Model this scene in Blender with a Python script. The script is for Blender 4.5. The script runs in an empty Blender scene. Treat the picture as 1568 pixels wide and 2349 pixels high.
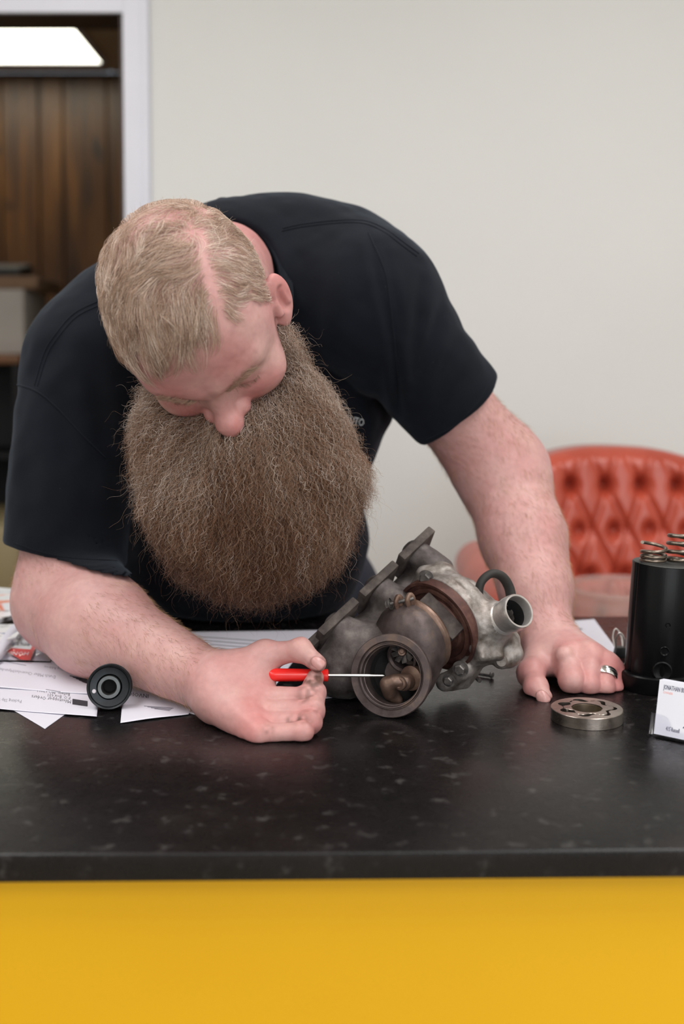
import bpy, bmesh, math, random
import numpy as np
from mathutils import Vector, Matrix
from mathutils.bvhtree import BVHTree

random.seed(7)
RNG = np.random.default_rng(7)
scene = bpy.context.scene
COL = scene.collection

# ------------------------------------------------------------------ camera, light, exposure
CT = 0.78                     # counter top height
CAMZ = CT + 0.359
FPX = 2610.0                  # focal length in pixels of the 1568 x 2349 frame
PITCH = math.radians(3.2)
PPY = 971.0                   # row of the principal point
cam_data = bpy.data.cameras.new('camera')
cam = bpy.data.objects.new('camera', cam_data)
COL.objects.link(cam)
cam.location = (0, 0, CAMZ)
cam.rotation_euler = (math.pi / 2 - PITCH, 0, 0)
cam_data.sensor_width = 36.0
cam_data.lens = FPX * 36.0 / 2349.0
cam_data.shift_y = (PPY - 1174.5) / 2349.0
cam_data.clip_start = 0.02
cam_data.dof.use_dof = True
cam_data.dof.focus_distance = 1.165
cam_data.dof.aperture_fstop = 3.2
scene.camera = cam

world = bpy.data.worlds.new('world')
scene.world = world
world.use_nodes = True
world.node_tree.nodes['Background'].inputs[0].default_value = (0.8, 0.88, 1.0, 1)
world.node_tree.nodes['Background'].inputs[1].default_value = 0.35

def area_light(name, loc, rot, sx, sy, power, color):
    d = bpy.data.lights.new(name, 'AREA')
    d.shape = 'RECTANGLE'; d.size = sx; d.size_y = sy; d.energy = power; d.color = color
    o = bpy.data.objects.new(name, d); COL.objects.link(o)
    o.location = loc; o.rotation_euler = rot
    return o
CEIL = 2.60
# fluorescent troffers in the main room's ceiling
for lx, ly in ((-1.0, -1.5), (0.9, -1.5), (-1.0, 0.2), (0.9, 0.2), (-1.0, 1.3), (0.9, 1.3)):
    area_light('ceiling_light', (lx, ly, CEIL - 0.03), (0, 0, 0), 0.6, 1.2, 15.5, (1.0, 0.985, 0.975))
# daylight from the shop window behind the photographer
area_light('window_daylight', (0.9, -2.35, 1.55), (math.pi / 2, 0, 0), 2.6, 1.6, 40, (0.90, 0.94, 1.0))

vs = scene.view_settings
vs.view_transform = 'Standard'
try: vs.look = 'None'
except Exception: pass
vs.gamma = 1.0
vs.exposure = 0.0
vs.use_curve_mapping = False

# ------------------------------------------------------------------ helpers
def W(px, py, Y):
    """point at depth Y seen at pixel (px, py) of the photograph"""
    a = (px - 784.0) / FPX; b = -(py - PPY) / FPX
    r = np.array([a, math.cos(PITCH) + b * math.sin(PITCH), -math.sin(PITCH) + b * math.cos(PITCH)])
    return np.array([0, 0, CAMZ]) + r * (Y / r[1])
def G(px, py, z=None):
    """point on the counter plane (or another level) seen at a pixel"""
    z = CT if z is None else z
    a = (px - 784.0) / FPX; b = -(py - PPY) / FPX
    r = np.array([a, math.cos(PITCH) + b * math.sin(PITCH), -math.sin(PITCH) + b * math.cos(PITCH)])
    return np.array([0, 0, CAMZ]) + r * ((z - CAMZ) / r[2])
def nrm(v):
    v = np.asarray(v, float); return v / np.linalg.norm(v)

def tag(o, label=None, cat=None, group=None, kind=None):
    if label: o['label'] = label
    if cat: o['category'] = cat
    if group: o['group'] = group
    if kind: o['kind'] = kind
    return o
def empty(name, loc=(0, 0, 0), rz=0.0):
    o = bpy.data.objects.new(name, None); COL.objects.link(o)
    o.location = loc; o.rotation_euler = (0, 0, rz); o.empty_display_size = 0.05
    return o
def link(name, me, mat, parent=None):
    o = bpy.data.objects.new(name, me); COL.objects.link(o)
    if mat is not None and len(me.materials) == 0: me.materials.append(mat)
    if parent is not None: o.parent = parent
    return o
def world_child(o, parent):
    """parent o, keeping its world position (parents here carry only location/rotation)"""
    m = Matrix.LocRotScale(parent.location, parent.rotation_euler, parent.scale)
    p = parent.parent
    while p is not None:
        m = Matrix.LocRotScale(p.location, p.rotation_euler, p.scale) @ m; p = p.parent
    o.parent = parent
    o.matrix_parent_inverse = m.inverted()
    return o
def mesh_np(name, V, F, smooth=True):
    """mesh from numpy vertices and an (n,3) or (n,4) face array"""
    me = bpy.data.meshes.new(name)
    V = np.ascontiguousarray(V, dtype=np.float32); F = np.ascontiguousarray(F, dtype=np.int32)
    k = F.shape[1]
    me.vertices.add(len(V)); me.vertices.foreach_set('co', V.ravel())
    me.loops.add(F.size); me.loops.foreach_set('vertex_index', F.ravel())
    me.polygons.add(len(F)); me.polygons.foreach_set('loop_start', np.arange(0, F.size, k, dtype=np.int32))
    me.polygons.foreach_set('use_smooth', np.full(len(F), smooth))
    me.update(calc_edges=True); me.validate()
    return me
def from_bm(name, bm, smooth=False, angle=None):
    me = bpy.data.meshes.new(name); bm.normal_update(); bm.to_mesh(me); bm.free()
    if smooth:
        me.polygons.foreach_set('use_smooth', np.full(len(me.polygons), True))
        if angle is not None:
            try: me.set_sharp_from_angle(angle=angle)
            except Exception: pass
    return me
def box_me(name, x0, x1, y0, y1, z0, z1, bevel=0.0, seg=2):
    bm = bmesh.new()
    bmesh.ops.create_cube(bm, size=1.0)
    for v in bm.verts:
        v.co = Vector((x0 + (v.co.x + .5) * (x1 - x0), y0 + (v.co.y + .5) * (y1 - y0), z0 + (v.co.z + .5) * (z1 - z0)))
    if bevel > 0:
        bmesh.ops.bevel(bm, geom=bm.edges[:] , offset=bevel, segments=seg, affect='EDGES', profile=0.5)
    return from_bm(name, bm, bevel > 0, math.radians(35))
def frame_from(n, up=(0, 0, 1)):
    """3x3 with columns x, y, n"""
    n = nrm(n); up = np.asarray(up, float)
    if abs(np.dot(n, up)) > 0.95: up = np.array([1.0, 0, 0])
    x = nrm(np.cross(up, n)); y = np.cross(n, x)
    return np.stack([x, y, n], axis=1)
def lathe_me(name, prof, seg=48, origin=(0, 0, 0), axis=(0, 0, 1), closed=False, angle=30, smooth=True):
    """revolve (r, h) profile around an axis"""
    M = frame_from(axis); o = np.asarray(origin, float)
    prof = np.asarray(prof, float); n = len(prof)
    th = np.linspace(0, 2 * math.pi, seg, endpoint=False)
    V = []
    for r, h in prof:
        L = np.stack([r * np.cos(th), r * np.sin(th), np.full(seg, h)], 1)
        V.append(L @ M.T + o)
    V = np.concatenate(V)
    F = []
    rng = range(n if closed else n - 1)
    for i in rng:
        j = (i + 1) % n
        for k in range(seg):
            k2 = (k + 1) % seg
            F.append((i * seg + k, i * seg + k2, j * seg + k2, j * seg + k))
    me = mesh_np(name, V, np.array(F), smooth)
    try: me.set_sharp_from_angle(angle=math.radians(angle))
    except Exception: pass
    bm = bmesh.new(); bm.from_mesh(me)
    bmesh.ops.remove_doubles(bm, verts=bm.verts[:], dist=1e-6)
    bmesh.ops.recalc_face_normals(bm, faces=bm.faces[:])
    bm.to_mesh(me); bm.free()
    return me
def catmull(pts, n):
    P = np.asarray(pts, float); P = np.vstack([2 * P[0] - P[1], P, 2 * P[-1] - P[-2]])
    out = []
    m = len(P) - 3
    for s in np.linspace(0, m - 1e-9, n):
        i = int(s); t = s - i
        p0, p1, p2, p3 = P[i:i + 4]
        out.append(.5 * ((2 * p1) + (-p0 + p2) * t + (2 * p0 - 5 * p1 + 4 * p2 - p3) * t * t + (-p0 + 3 * p1 - 3 * p2 + p3) * t ** 3))
    return np.array(out)
def tube_me(name, path, rad, seg=10, caps=True, flat=1.0, up=None, smooth=True, closed=False):
    """tube along a path; rad is a number or one per point"""
    P = np.asarray(path, float); n = len(P)
    R = np.full(n, rad, float) if np.isscalar(rad) else np.asarray(rad, float)
    if closed: T = np.roll(P, -1, 0) - np.roll(P, 1, 0)
    else: T = np.gradient(P, axis=0)
    T /= np.linalg.norm(T, axis=1)[:, None] + 1e-12
    u = np.array([0, 0, 1.0]) if up is None else np.asarray(up, float)
    if abs(np.dot(u, T[0])) > .9: u = np.array([1.0, 0, 0])
    A = u - np.dot(u, T[0]) * T[0]; A /= np.linalg.norm(A)
    V = []; th = np.linspace(0, 2 * math.pi, seg, endpoint=False)
    for i in range(n):
        A = A - np.dot(A, T[i]) * T[i]; A /= np.linalg.norm(A)
        B = np.cross(T[i], A)
        V.append(P[i] + R[i] * (np.cos(th)[:, None] * A * flat + np.sin(th)[:, None] * B))
    V = np.concatenate(V)
    bm = bmesh.new()
    vs_ = [bm.verts.new(v) for v in V]
    for i in range(n if closed else n - 1):
        j = (i + 1) % n
        for k in range(seg):
            k2 = (k + 1) % seg
            bm.faces.new((vs_[i * seg + k], vs_[i * seg + k2], vs_[j * seg + k2], vs_[j * seg + k]))
    if caps and not closed:
        bm.faces.new(vs_[:seg][::-1]); bm.faces.new(vs_[-seg:])
    bmesh.ops.recalc_face_normals(bm, faces=bm.faces[:])
    return from_bm(name, bm, smooth, math.radians(50))
def obox_me(name, c, ax, half, bevel=0.0, seg=2):
    """box with centre c, axes (columns of ax) and half sizes"""
    bm = bmesh.new(); bmesh.ops.create_cube(bm, size=2.0)
    ax = np.asarray(ax, float); c = np.asarray(c, float)
    if bevel > 0:
        for v in bm.verts: v.co = Vector([v.co[i] * half[i] for i in range(3)])
        bmesh.ops.bevel(bm, geom=bm.edges[:], offset=bevel, segments=seg, affect='EDGES', profile=0.5)
        for v in bm.verts: v.co = Vector(ax @ np.array(v.co) + c)
    else:
        for v in bm.verts: v.co = Vector(ax @ (np.array(v.co) * np.asarray(half)) + c)
    bmesh.ops.recalc_face_normals(bm, faces=bm.faces[:])
    return from_bm(name, bm, bevel > 0, math.radians(35))
def poly_me(name, outline, thick, M, o, bevel=0.0):
    """extrude a 2D outline by thick along the third column of M"""
    bm = bmesh.new(); M = np.asarray(M, float); o = np.asarray(o, float)
    a = [bm.verts.new(o + M @ np.array([x, y, 0])) for x, y in outline]
    b = [bm.verts.new(o + M @ np.array([x, y, thick])) for x, y in outline]
    n = len(a)
    bm.faces.new(a[::-1]); bm.faces.new(b)
    for i in range(n): bm.faces.new((a[i], a[(i + 1) % n], b[(i + 1) % n], b[i]))
    bmesh.ops.recalc_face_normals(bm, faces=bm.faces[:])
    if bevel > 0: bmesh.ops.bevel(bm, geom=bm.edges[:], offset=bevel, segments=2, affect='EDGES', profile=0.5)
    return from_bm(name, bm, bevel > 0, math.radians(35))
def hex_bolt_me(name, c, axis, r, h, washer=True):
    """hexagonal bolt head with its washer flange"""
    M = frame_from(axis); bm = bmesh.new(); c = np.asarray(c, float)
    def ring(rr, hh, n, off=0): return [bm.verts.new(c + M @ np.array([rr * math.cos(off + 2 * math.pi * k / n), rr * math.sin(off + 2 * math.pi * k / n), hh])) for k in range(n)]
    def skin(a, b):
        for k in range(len(a)): bm.faces.new((a[k], a[(k + 1) % len(a)], b[(k + 1) % len(a)], b[k]))
    if washer:
        w0 = ring(r * 1.45, 0, 24); w1 = ring(r * 1.45, h * .2, 24); skin(w0, w1); bm.faces.new(w1)
    a = ring(r, 0, 6, .3); b = ring(r, h * .85, 6, .3); d = ring(r * .8, h, 6, .3)
    skin(a, b); skin(b, d); bm.faces.new(d)
    bmesh.ops.recalc_face_normals(bm, faces=bm.faces[:])
    return from_bm(name, bm)

# ---------------- numpy noise and signed-distance modelling
def vnoise(P, s, seed=0.0):
    q = np.asarray(P) * s + seed * 17.31
    i = np.floor(q).astype(np.int64); f = q - i; f = f * f * (3 - 2 * f)
    def hsh(a):
        h = (a[..., 0] * 374761393 + a[..., 1] * 668265263 + a[..., 2] * 1274126177) & 0x7fffffff
        h = ((h ^ (h >> 13)) * 1103515245 + 12345) & 0x7fffffff
        return ((h >> 8) & 0xffff) / 65535.0
    r = 0
    for dx in (0, 1):
        for dy in (0, 1):
            for dz in (0, 1):
                w = (f[..., 0] if dx else 1 - f[..., 0]) * (f[..., 1] if dy else 1 - f[..., 1]) * (f[..., 2] if dz else 1 - f[..., 2])
                r = r + w * hsh(i + np.array([dx, dy, dz]))
    return r * 2 - 1
def rc(P, a, b, ra, rb):
    a = np.asarray(a, np.float32); b = np.asarray(b, np.float32); ab = b - a
    q = P - a
    t = np.clip((q @ ab) / float(ab @ ab), 0, 1)
    q = q - t[..., None] * ab
    return np.sqrt((q * q).sum(-1)) - (ra + (rb - ra) * t)
def sph(P, c, r):
    q = P - np.asarray(c, np.float32); return np.sqrt((q * q).sum(-1)) - r
def ell(P, c, rad, M=None):
    q = P - np.asarray(c, np.float32)
    if M is not None: q = q @ np.asarray(M, np.float32)
    rad = np.asarray(rad, np.float32)
    k0 = np.sqrt(((q / rad) ** 2).sum(-1)); k1 = np.sqrt(((q / rad ** 2) ** 2).sum(-1)) + 1e-9
    return k0 * (k0 - 1) / k1
def sbox(P, c, M, half, r=0.0):
    q = np.abs((P - np.asarray(c, np.float32)) @ np.asarray(M, np.float32)) - (np.asarray(half, np.float32) - r)
    return np.sqrt((np.maximum(q, 0) ** 2).sum(-1)) + np.minimum(q.max(-1), 0) - r
def cyl(P, c, axis, r, h, rr=0.0):
    """solid cylinder of half height h"""
    ax = np.asarray(nrm(axis), np.float32); q = P - np.asarray(c, np.float32)
    t = q @ ax; rad = np.sqrt(np.maximum((q * q).sum(-1) - t * t, 0))
    dx = rad - r + rr; dy = np.abs(t) - h + rr
    return np.minimum(np.maximum(dx, dy), 0) + np.sqrt(np.maximum(dx, 0) ** 2 + np.maximum(dy, 0) ** 2) - rr
def tor(P, c, axis, R, r):
    ax = np.asarray(nrm(axis), np.float32); q = P - np.asarray(c, np.float32)
    t = q @ ax; rad = np.sqrt(np.maximum((q * q).sum(-1) - t * t, 0))
    return np.sqrt((rad - R) ** 2 + t * t) - r
def smin(a, b, k):
    h = np.maximum(k - np.abs(a - b), 0) / k
    return np.minimum(a, b) - h * h * k * .25
def smax(a, b, k): return -smin(-a, -b, k)
def chain(P, pts, rads):
    d = None
    for i in range(len(pts) - 1):
        e = rc(P, pts[i], pts[i + 1], rads[i], rads[i + 1])
        d = e if d is None else np.minimum(d, e)
    return d
def sdf_mesh(name, fn, lo, hi, h, B=12, margin=1.5):
    """sparse surface nets of fn(P) <= 0"""
    lo = np.asarray(lo, float); hi = np.asarray(hi, float)
    nb = np.ceil((hi - lo) / (h * B)).astype(int)
    g = np.stack(np.meshgrid(*[np.arange(n) for n in nb], indexing='ij'), -1).reshape(-1, 3)
    ctr = (lo + (g + .5) * (h * B)).astype(np.float32)
    d = fn(ctr)
    g = g[np.abs(d) < h * B * .87 * margin]
    N = nb * B + 3
    loc = np.stack(np.meshgrid(*[np.arange(B + 1)] * 3, indexing='ij'), -1)
    cid_all = []; pos_all = []; fac_all = []
    st = np.array([N[1] * N[2], N[2], 1], np.int64)
    CH = 96
    corners = [(a, b, c) for a in (0, 1) for b in (0, 1) for c in (0, 1)]
    edges = [(i, j) for i in range(8) for j in range(i + 1, 8) if sum(abs(corners[i][k] - corners[j][k]) for k in range(3)) == 1]
    for s in range(0, len(g), CH):
        gb = g[s:s + CH]
        idx = gb[:, None, None, None, :] * B + loc[None]
        P = (lo + idx * h).astype(np.float32)
        D = fn(P.reshape(-1, 3)).reshape(P.shape[:-1])
        S = D < 0
        cs = [S[:, a:B + a, b:B + b, c:B + c] for a, b, c in corners]
        cnt = sum(x.astype(np.int8) for x in cs)
        act = (cnt > 0) & (cnt < 8)
        w = np.nonzero(act)
        if len(w[0]):
            base = idx[w[0], w[1], w[2], w[3]]
            dv = np.stack([D[w[0], w[1] + a, w[2] + b, w[3] + c] for a, b, c in corners], 1)
            acc = np.zeros((len(base), 3)); n = np.zeros(len(base))
            for i, j in edges:
                m = (dv[:, i] < 0) != (dv[:, j] < 0)
                t = dv[:, i] / (dv[:, i] - dv[:, j] + 1e-20)
                p = np.array(corners[i]) + t[:, None] * (np.array(corners[j]) - np.array(corners[i]))
                acc += np.where(m[:, None], p, 0); n += m
            cid_all.append((base * st).sum(1)); pos_all.append(lo + (base + acc / n[:, None]) * h)
        for ax in range(3):
            sl0 = S[:, :B, :B, :B]
            sl1 = [S[:, 1:, :B, :B], S[:, :B, 1:, :B], S[:, :B, :B, 1:]][ax]
            e = np.nonzero(sl0 != sl1)
            if not len(e[0]): continue
            b0 = idx[e[0], e[1], e[2], e[3]]
            ins = S[e[0], e[1], e[2], e[3]]
            u, v = [(1, 2), (2, 0), (0, 1)][ax]
            du = np.zeros(3, int); du[u] = 1; dv_ = np.zeros(3, int); dv_[v] = 1
            q = np.stack([((b0 - du - dv_) * st).sum(1), ((b0 - dv_) * st).sum(1), (b0 * st).sum(1), ((b0 - du) * st).sum(1)], 1)
            q[~ins] = q[~ins][:, ::-1]
            fac_all.append(q)
    cid = np.concatenate(cid_all); pos = np.concatenate(pos_all); fac = np.concatenate(fac_all)
    o = np.argsort(cid); cid = cid[o]; pos = pos[o]
    f = np.searchsorted(cid, fac); f = np.minimum(f, len(cid) - 1)
    ok = (cid[f] == fac).all(1)
    me = mesh_np(name, pos, f[ok])
    return me
def vcol(me, name, rgb):
    a = me.attributes.new(name, 'FLOAT_COLOR', 'POINT')
    c = np.ones((len(me.vertices), 4), np.float32); c[:, :3] = rgb
    a.data.foreach_set('color', c.ravel())
def verts_of(me):
    v = np.empty(len(me.vertices) * 3, np.float32); me.vertices.foreach_get('co', v); return v.reshape(-1, 3)
def grad(fn, P, e=0.0015):
    P = np.asarray(P, np.float32); g = np.empty_like(P)
    for k in range(3):
        d = np.zeros(3, np.float32); d[k] = e
        g[:, k] = fn(P + d) - fn(P - d)
    return g / (np.linalg.norm(g, axis=1)[:, None] + 1e-9)
def bvh_of(me, mat=None):
    v = verts_of(me).astype(float)
    f = [tuple(p.vertices) for p in me.polygons]
    return BVHTree.FromPolygons([tuple(x) for x in v], f)
def cast(bvh, p, off=0.0):
    """from the lens through point p onto a surface; returns the point lifted off it"""
    o = Vector((0, 0, CAMZ)); d = (Vector(p) - o).normalized()
    hit, n, i, t = bvh.ray_cast(o, d)
    if hit is None: return None
    return np.array(hit + n * off if n.dot(d) < 0 else hit - n * off)

def hair_obj(name, strands, radius, mat, parent, tint=None, taper=0.35):
    """strands: array (n, k, 3)"""
    n, k, _ = strands.shape
    cu = bpy.data.hair_curves.new(name)
    cu.add_curves([k] * n)
    cu.attributes['position'].data.foreach_set('vector', np.ascontiguousarray(strands, np.float32).ravel())
    prof = 1 - (1 - taper) * np.linspace(0, 1, k) ** 2
    R = (np.asarray(radius, np.float32).reshape(-1, 1) * np.ones((n, 1), np.float32)) * prof[None, :]
    at = cu.attributes.get('radius') or cu.attributes.new('radius', 'FLOAT', 'POINT')
    at.data.foreach_set('value', R.astype(np.float32).ravel())
    if tint is not None:
        a = cu.attributes.new('tint', 'FLOAT', 'CURVE')
        a.data.foreach_set('value', np.asarray(tint, np.float32))
    o = bpy.data.objects.new(name, cu); COL.objects.link(o)
    cu.materials.append(mat); o.parent = parent
    return o

# ---------------- materials
def srgb(r, g, b):
    f = lambda c: ((c / 255) / 12.92) if c / 255 <= .04045 else (((c / 255) + .055) / 1.055) ** 2.4
    return (f(r), f(g), f(b), 1)
class Mat:
    def __init__(s, name):
        s.m = bpy.data.materials.new(name); s.m.use_nodes = True
        s.nt = s.m.node_tree; s.n = s.nt.nodes; s.b = s.n['Principled BSDF']
    def new(s, t, **k):
        x = s.n.new(t)
        for a, v in k.items(): setattr(x, a, v)
        return x
    def link(s, a, b): s.nt.links.new(a, b)
    def set(s, **k):
        for a, v in k.items(): s.b.inputs[a.replace('_', ' ')].default_value = v
        return s
    def coord(s, which='Object'):
        return s.new('ShaderNodeTexCoord').outputs[which]
    def noise(s, scale, detail=4, rough=.55, vec=None, stretch=None):
        t = s.new('ShaderNodeTexNoise'); t.inputs['Scale'].default_value = scale
        t.inputs['Detail'].default_value = detail; t.inputs['Roughness'].default_value = rough
        v = vec or s.coord()
        if stretch:
            mp = s.new('ShaderNodeMapping'); mp.inputs['Scale'].default_value = stretch
            s.link(v, mp.inputs['Vector']); v = mp.outputs[0]
        s.link(v, t.inputs['Vector']); return t.outputs['Fac']
    def ramp(s, fac, stops):
        r = s.new('ShaderNodeValToRGB'); e = r.color_ramp.elements
        while len(e) < len(stops): e.new(.5)
        for el, (p, c) in zip(e, stops): el.position = p; el.color = c if len(c) == 4 else (*c, 1)
        s.link(fac, r.inputs[0]); return r.outputs[0]
    def mix(s, fac, a, b, mode='MIX'):
        x = s.new('ShaderNodeMix', data_type='RGBA', blend_type=mode)
        for sock, v in ((x.inputs[0], fac), (x.inputs[6], a), (x.inputs[7], b)):
            if hasattr(v, 'links'): s.link(v, sock)
            else: sock.default_value = v
        return x.outputs[2]
    def bump(s, h, strength=.3, dist=.001):
        b = s.new('ShaderNodeBump'); b.inputs['Strength'].default_value = strength; b.inputs['Distance'].default_value = dist
        s.link(h, b.inputs['Height']); s.link(b.outputs[0], s.b.inputs['Normal'])
    def color(s, c): s.link(c, s.b.inputs['Base Color'])
    def rough(s, fac, lo, hi):
        r = s.new('ShaderNodeMapRange'); r.inputs['To Min'].default_value = lo; r.inputs['To Max'].default_value = hi
        s.link(fac, r.inputs[0]); s.link(r.outputs[0], s.b.inputs['Roughness'])
def plain(name, c, rough=.5, metal=0.0, var=.12, scale=40, bump=0.0, bscale=None, dist=.0005, **k):
    m = Mat(name); m.set(Roughness=rough, Metallic=metal, **k)
    n = m.noise(scale)
    lo = tuple(x * (1 - var) for x in c[:3]); hi = tuple(min(1, x * (1 + var)) for x in c[:3])
    m.color(m.ramp(n, [(.3, lo), (.7, hi)]))
    if bump > 0: m.bump(m.noise(bscale or scale * 4), bump, dist)
    return m.m

# ------------------------------------------------------------------ the room
WY = 2.90                       # the beige wall behind the man
M_wall = plain('wall_paint', srgb(220, 220, 217), .65, var=.015, scale=2, bump=.08, bscale=220)
M_trim = plain('trim_paint', srgb(222, 222, 232), .4, var=.02, scale=5)
M_floor = plain('floor_vinyl', srgb(150, 138, 118), .45, var=.1, scale=8)
M_ceil = plain('ceiling_paint', srgb(225, 222, 214), .8, var=.03, scale=6)
M_jamb = plain('jamb_wood', srgb(58, 40, 28), .5, var=.3, scale=12)
def struct(name, me, mat, parent=None):
    o = link(name, me, mat, parent)
    if parent is None: o['kind'] = 'structure'
    return o
dx1 = W(290, 300, WY)[0]; dz1 = W(100, 30, WY)[2]            # door opening: right side and head
dx0 = dx1 - 0.86
RX0, RX1, RY0 = -2.3, 2.3, -2.5
struct('floor', box_me('floor', RX0 - .2, RX1 + .2, RY0 - .2, 5.6, -.05, 0), M_floor)
struct('ceiling', box_me('ceiling', RX0 - .2, RX1 + .2, RY0 - .2, WY + .12, CEIL, CEIL + .05), M_ceil)
bm = bmesh.new()
def addbox(bm, x0, x1, y0, y1, z0, z1):
    r = bmesh.ops.create_cube(bm, size=1.0)
    for v in r['verts']: v.co = Vector((x0 + (v.co.x + .5) * (x1 - x0), y0 + (v.co.y + .5) * (y1 - y0), z0 + (v.co.z + .5) * (z1 - z0)))
addbox(bm, dx1, RX1, WY, WY + .12, 0, CEIL)
addbox(bm, RX0, dx0, WY, WY + .12, 0, CEIL)
addbox(bm, dx0, dx1, WY, WY + .12, dz1 + .012, CEIL)
struct('wall_back', from_bm('wall_back', bm), M_wall)
struct('wall_left', box_me('wall_left', RX0 - .1, RX0, RY0, WY + .12, 0, CEIL), M_wall)
struct('wall_right', box_me('wall_right', RX1, RX1 + .1, RY0, WY + .12, 0, CEIL), M_wall)
struct('wall_front', box_me('wall_front', RX0, RX1, RY0 - .1, RY0, 0, CEIL), M_wall)
cw = W(345, 300, WY)[0] - dx1
def casing(name, x0, x1, z0, z1, vert):
    # stepped moulding: a flat board with a raised outer bead
    bm = bmesh.new()
    addbox(bm, x0, x1, WY - .014, WY, z0, z1)
    if vert: addbox(bm, x1 - .016, x1 - .002, WY - .019, WY - .014, z0, z1)
    else: addbox(bm, x0, x1, WY - .019, WY - .014, z1 - .016, z1 - .002)
    return struct(name, from_bm(name, bm), M_trim)
casing('trim_1', dx1 - .004, dx1 + cw, 0, dz1 + cw, True)
casing('trim_2', dx0 - cw, dx1 - .0045, dz1 - .002, dz1 + cw, False)
bm = bmesh.new()
addbox(bm, dx1 - .014, dx1 - .0005, WY - .001, WY + .13, 0, dz1 + .010)
addbox(bm, dx0 + .0005, dx0 + .014, WY - .001, WY + .13, 0, dz1 + .010)
addbox(bm, dx0 + .014, dx1 - .014, WY - .001, WY + .13, dz1 - .004, dz1 + .011)
struct('trim_3', from_bm('trim_3', bm), M_jamb)
struct('baseboard_back', box_me('baseboard_back', dx1 + cw + .001, RX1, WY - .012, WY, 0, .09, .003), M_trim)

# back room through the doorway
BY = 5.26; BC = 2.44
m = Mat('wood_panelling'); v = m.coord()
n1 = m.noise(3.0, 5, .6, v, (6, 1, .55)); n2 = m.noise(14, 3, .5, v, (6, 1, .25)); n3 = m.noise(7, 2, .5, v, (1.6, 1, .8))
c1 = m.ramp(n1, [(.25, srgb(50, 29, 12)), (.5, srgb(86, 52, 20)), (.75, srgb(124, 82, 36))])
c2 = m.ramp(n2, [(.35, (.55, .55, .55, 1)), (.65, (1, 1, 1, 1))])
c3 = m.ramp(n3, [(.22, (.25, .22, .2, 1)), (.34, (1, 1, 1, 1))])
m.color(m.mix(1.0, m.mix(1.0, c1, c2, 'MULTIPLY'), c3, 'MULTIPLY')); m.set(Roughness=.4)
M_panel = m.m
wp = struct('wall_panelled', box_me('wall_panelled', -3.4, 1.0, BY, BY + .05, 0, BC), plain('panel_groove', srgb(30, 18, 10), .7))
x = -2.35; k = 0
widths = [.10, .16, .12, .19, .09, .14, .17, .11, .20, .13, .15, .10, .18, .12]
while x < -.75:
    w = widths[k % len(widths)]; k += 1
    struct('plank', box_me('plank', x + .003, x + w - .003, BY - .012, BY, 0, BC - .001, .003, 1), M_panel, wp)
    x += w
M_bwall = plain('back_room_wall', srgb(120, 100, 74), .7, var=.05, scale=4)
struct('wall_back_room_left', box_me('wall_back_room_left', -3.4, -3.3, WY + .12, BY, 0, BC), M_bwall)
struct('wall_back_room_right', box_me('wall_back_room_right', .9, 1.0, WY + .121, BY, 0, BC), M_bwall)
M_tile = plain('ceiling_tile', srgb(186, 160, 128), .9, var=.1, scale=60, bump=.3, bscale=150)
bc = struct('ceiling_back_room', box_me('ceiling_back_room', -3.4, 1.0, WY + .121, BY, BC + .012, BC + .05), plain('tile_grid', srgb(150, 128, 100), .6))
lx1, ly0, ly1 = -1.045, 4.46, 5.02
for i in range(-5, 4):
    for j in range(0, 4):
        x0 = lx1 + .61 * i; y0 = ly0 - .61 + .61 * j - .3
        x1, y1 = x0 + .597, y0 + .597
        y0 = max(y0, WY + .13); y1 = min(y1, BY - .005); x0 = max(x0, -3.28); x1 = min(x1, .88)
        if y1 - y0 < .05 or x1 - x0 < .05: continue
        struct('ceiling_tile', box_me('ceiling_tile', x0, x1, y0, y1, BC + .004, BC + .012), M_tile, bc)
me_ = Mat('lamp_diffuser'); me_.set(Base_Color=(1, 1, .95, 1), Emission_Color=(1.0, .97, .80, 1), Emission_Strength=5.0)
lamp = empty('ceiling_light_panel', (lx1 - .6, (ly0 + ly1) / 2, BC)); tag(lamp, 'lit fluorescent ceiling panel seen through the doorway', 'ceiling light')
world_child(link('diffuser', box_me('diffuser', lx1 - 1.2, lx1, ly0, ly1, BC - .012, BC + .003, .004), me_.m), lamp)
bm = bmesh.new()
for a in ((lx1 - 1.22, lx1 + .02, ly0 - .02, ly0), (lx1 - 1.22, lx1 + .02, ly1, ly1 + .02), (lx1 - 1.22, lx1 - 1.2, ly0, ly1), (lx1, lx1 + .02, ly0, ly1)):
    addbox(bm, a[0], a[1], a[2], a[3], BC - .016, BC + .003)
world_child(link('frame', from_bm('frame', bm), M_trim), lamp)

# shelf unit with a white file box in the back room
sy = 4.10
sx1 = W(38, 700, sy)[0]; stz = W(20, 812, sy)[2]
M_oak = plain('shelf_oak', srgb(134, 88, 52), .5, var=.2, scale=14)
M_dark = plain('cabinet_black', srgb(28, 26, 28), .6)  # dark finish of the cabinet's panels and shelves
cab = empty('shelf_cabinet', (sx1 - .4, sy + .2, 0)); tag(cab, 'dark cabinet with a wooden top standing in the back room', 'cabinet')
world_child(link('top', box_me('top', sx1 - .8, sx1 + .01, sy, sy + .42, stz - .035, stz, .004), M_oak), cab)
for xx in (sx1 - .79, sx1 - .02):
    world_child(link('side_panel', box_me('side_panel', xx, xx + .02, sy + .01, sy + .41, 0, stz - .036), M_dark), cab)
world_child(link('back_panel', box_me('back_panel', sx1 - .769, sx1 - .021, sy + .39, sy + .40, .02, stz - .036), M_dark), cab)
for zz in (.05, .42, .78):
    world_child(link('shelf', box_me('shelf', sx1 - .769, sx1 - .021, sy + .02, sy + .389, zz, zz + .02), M_dark), cab)
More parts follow.
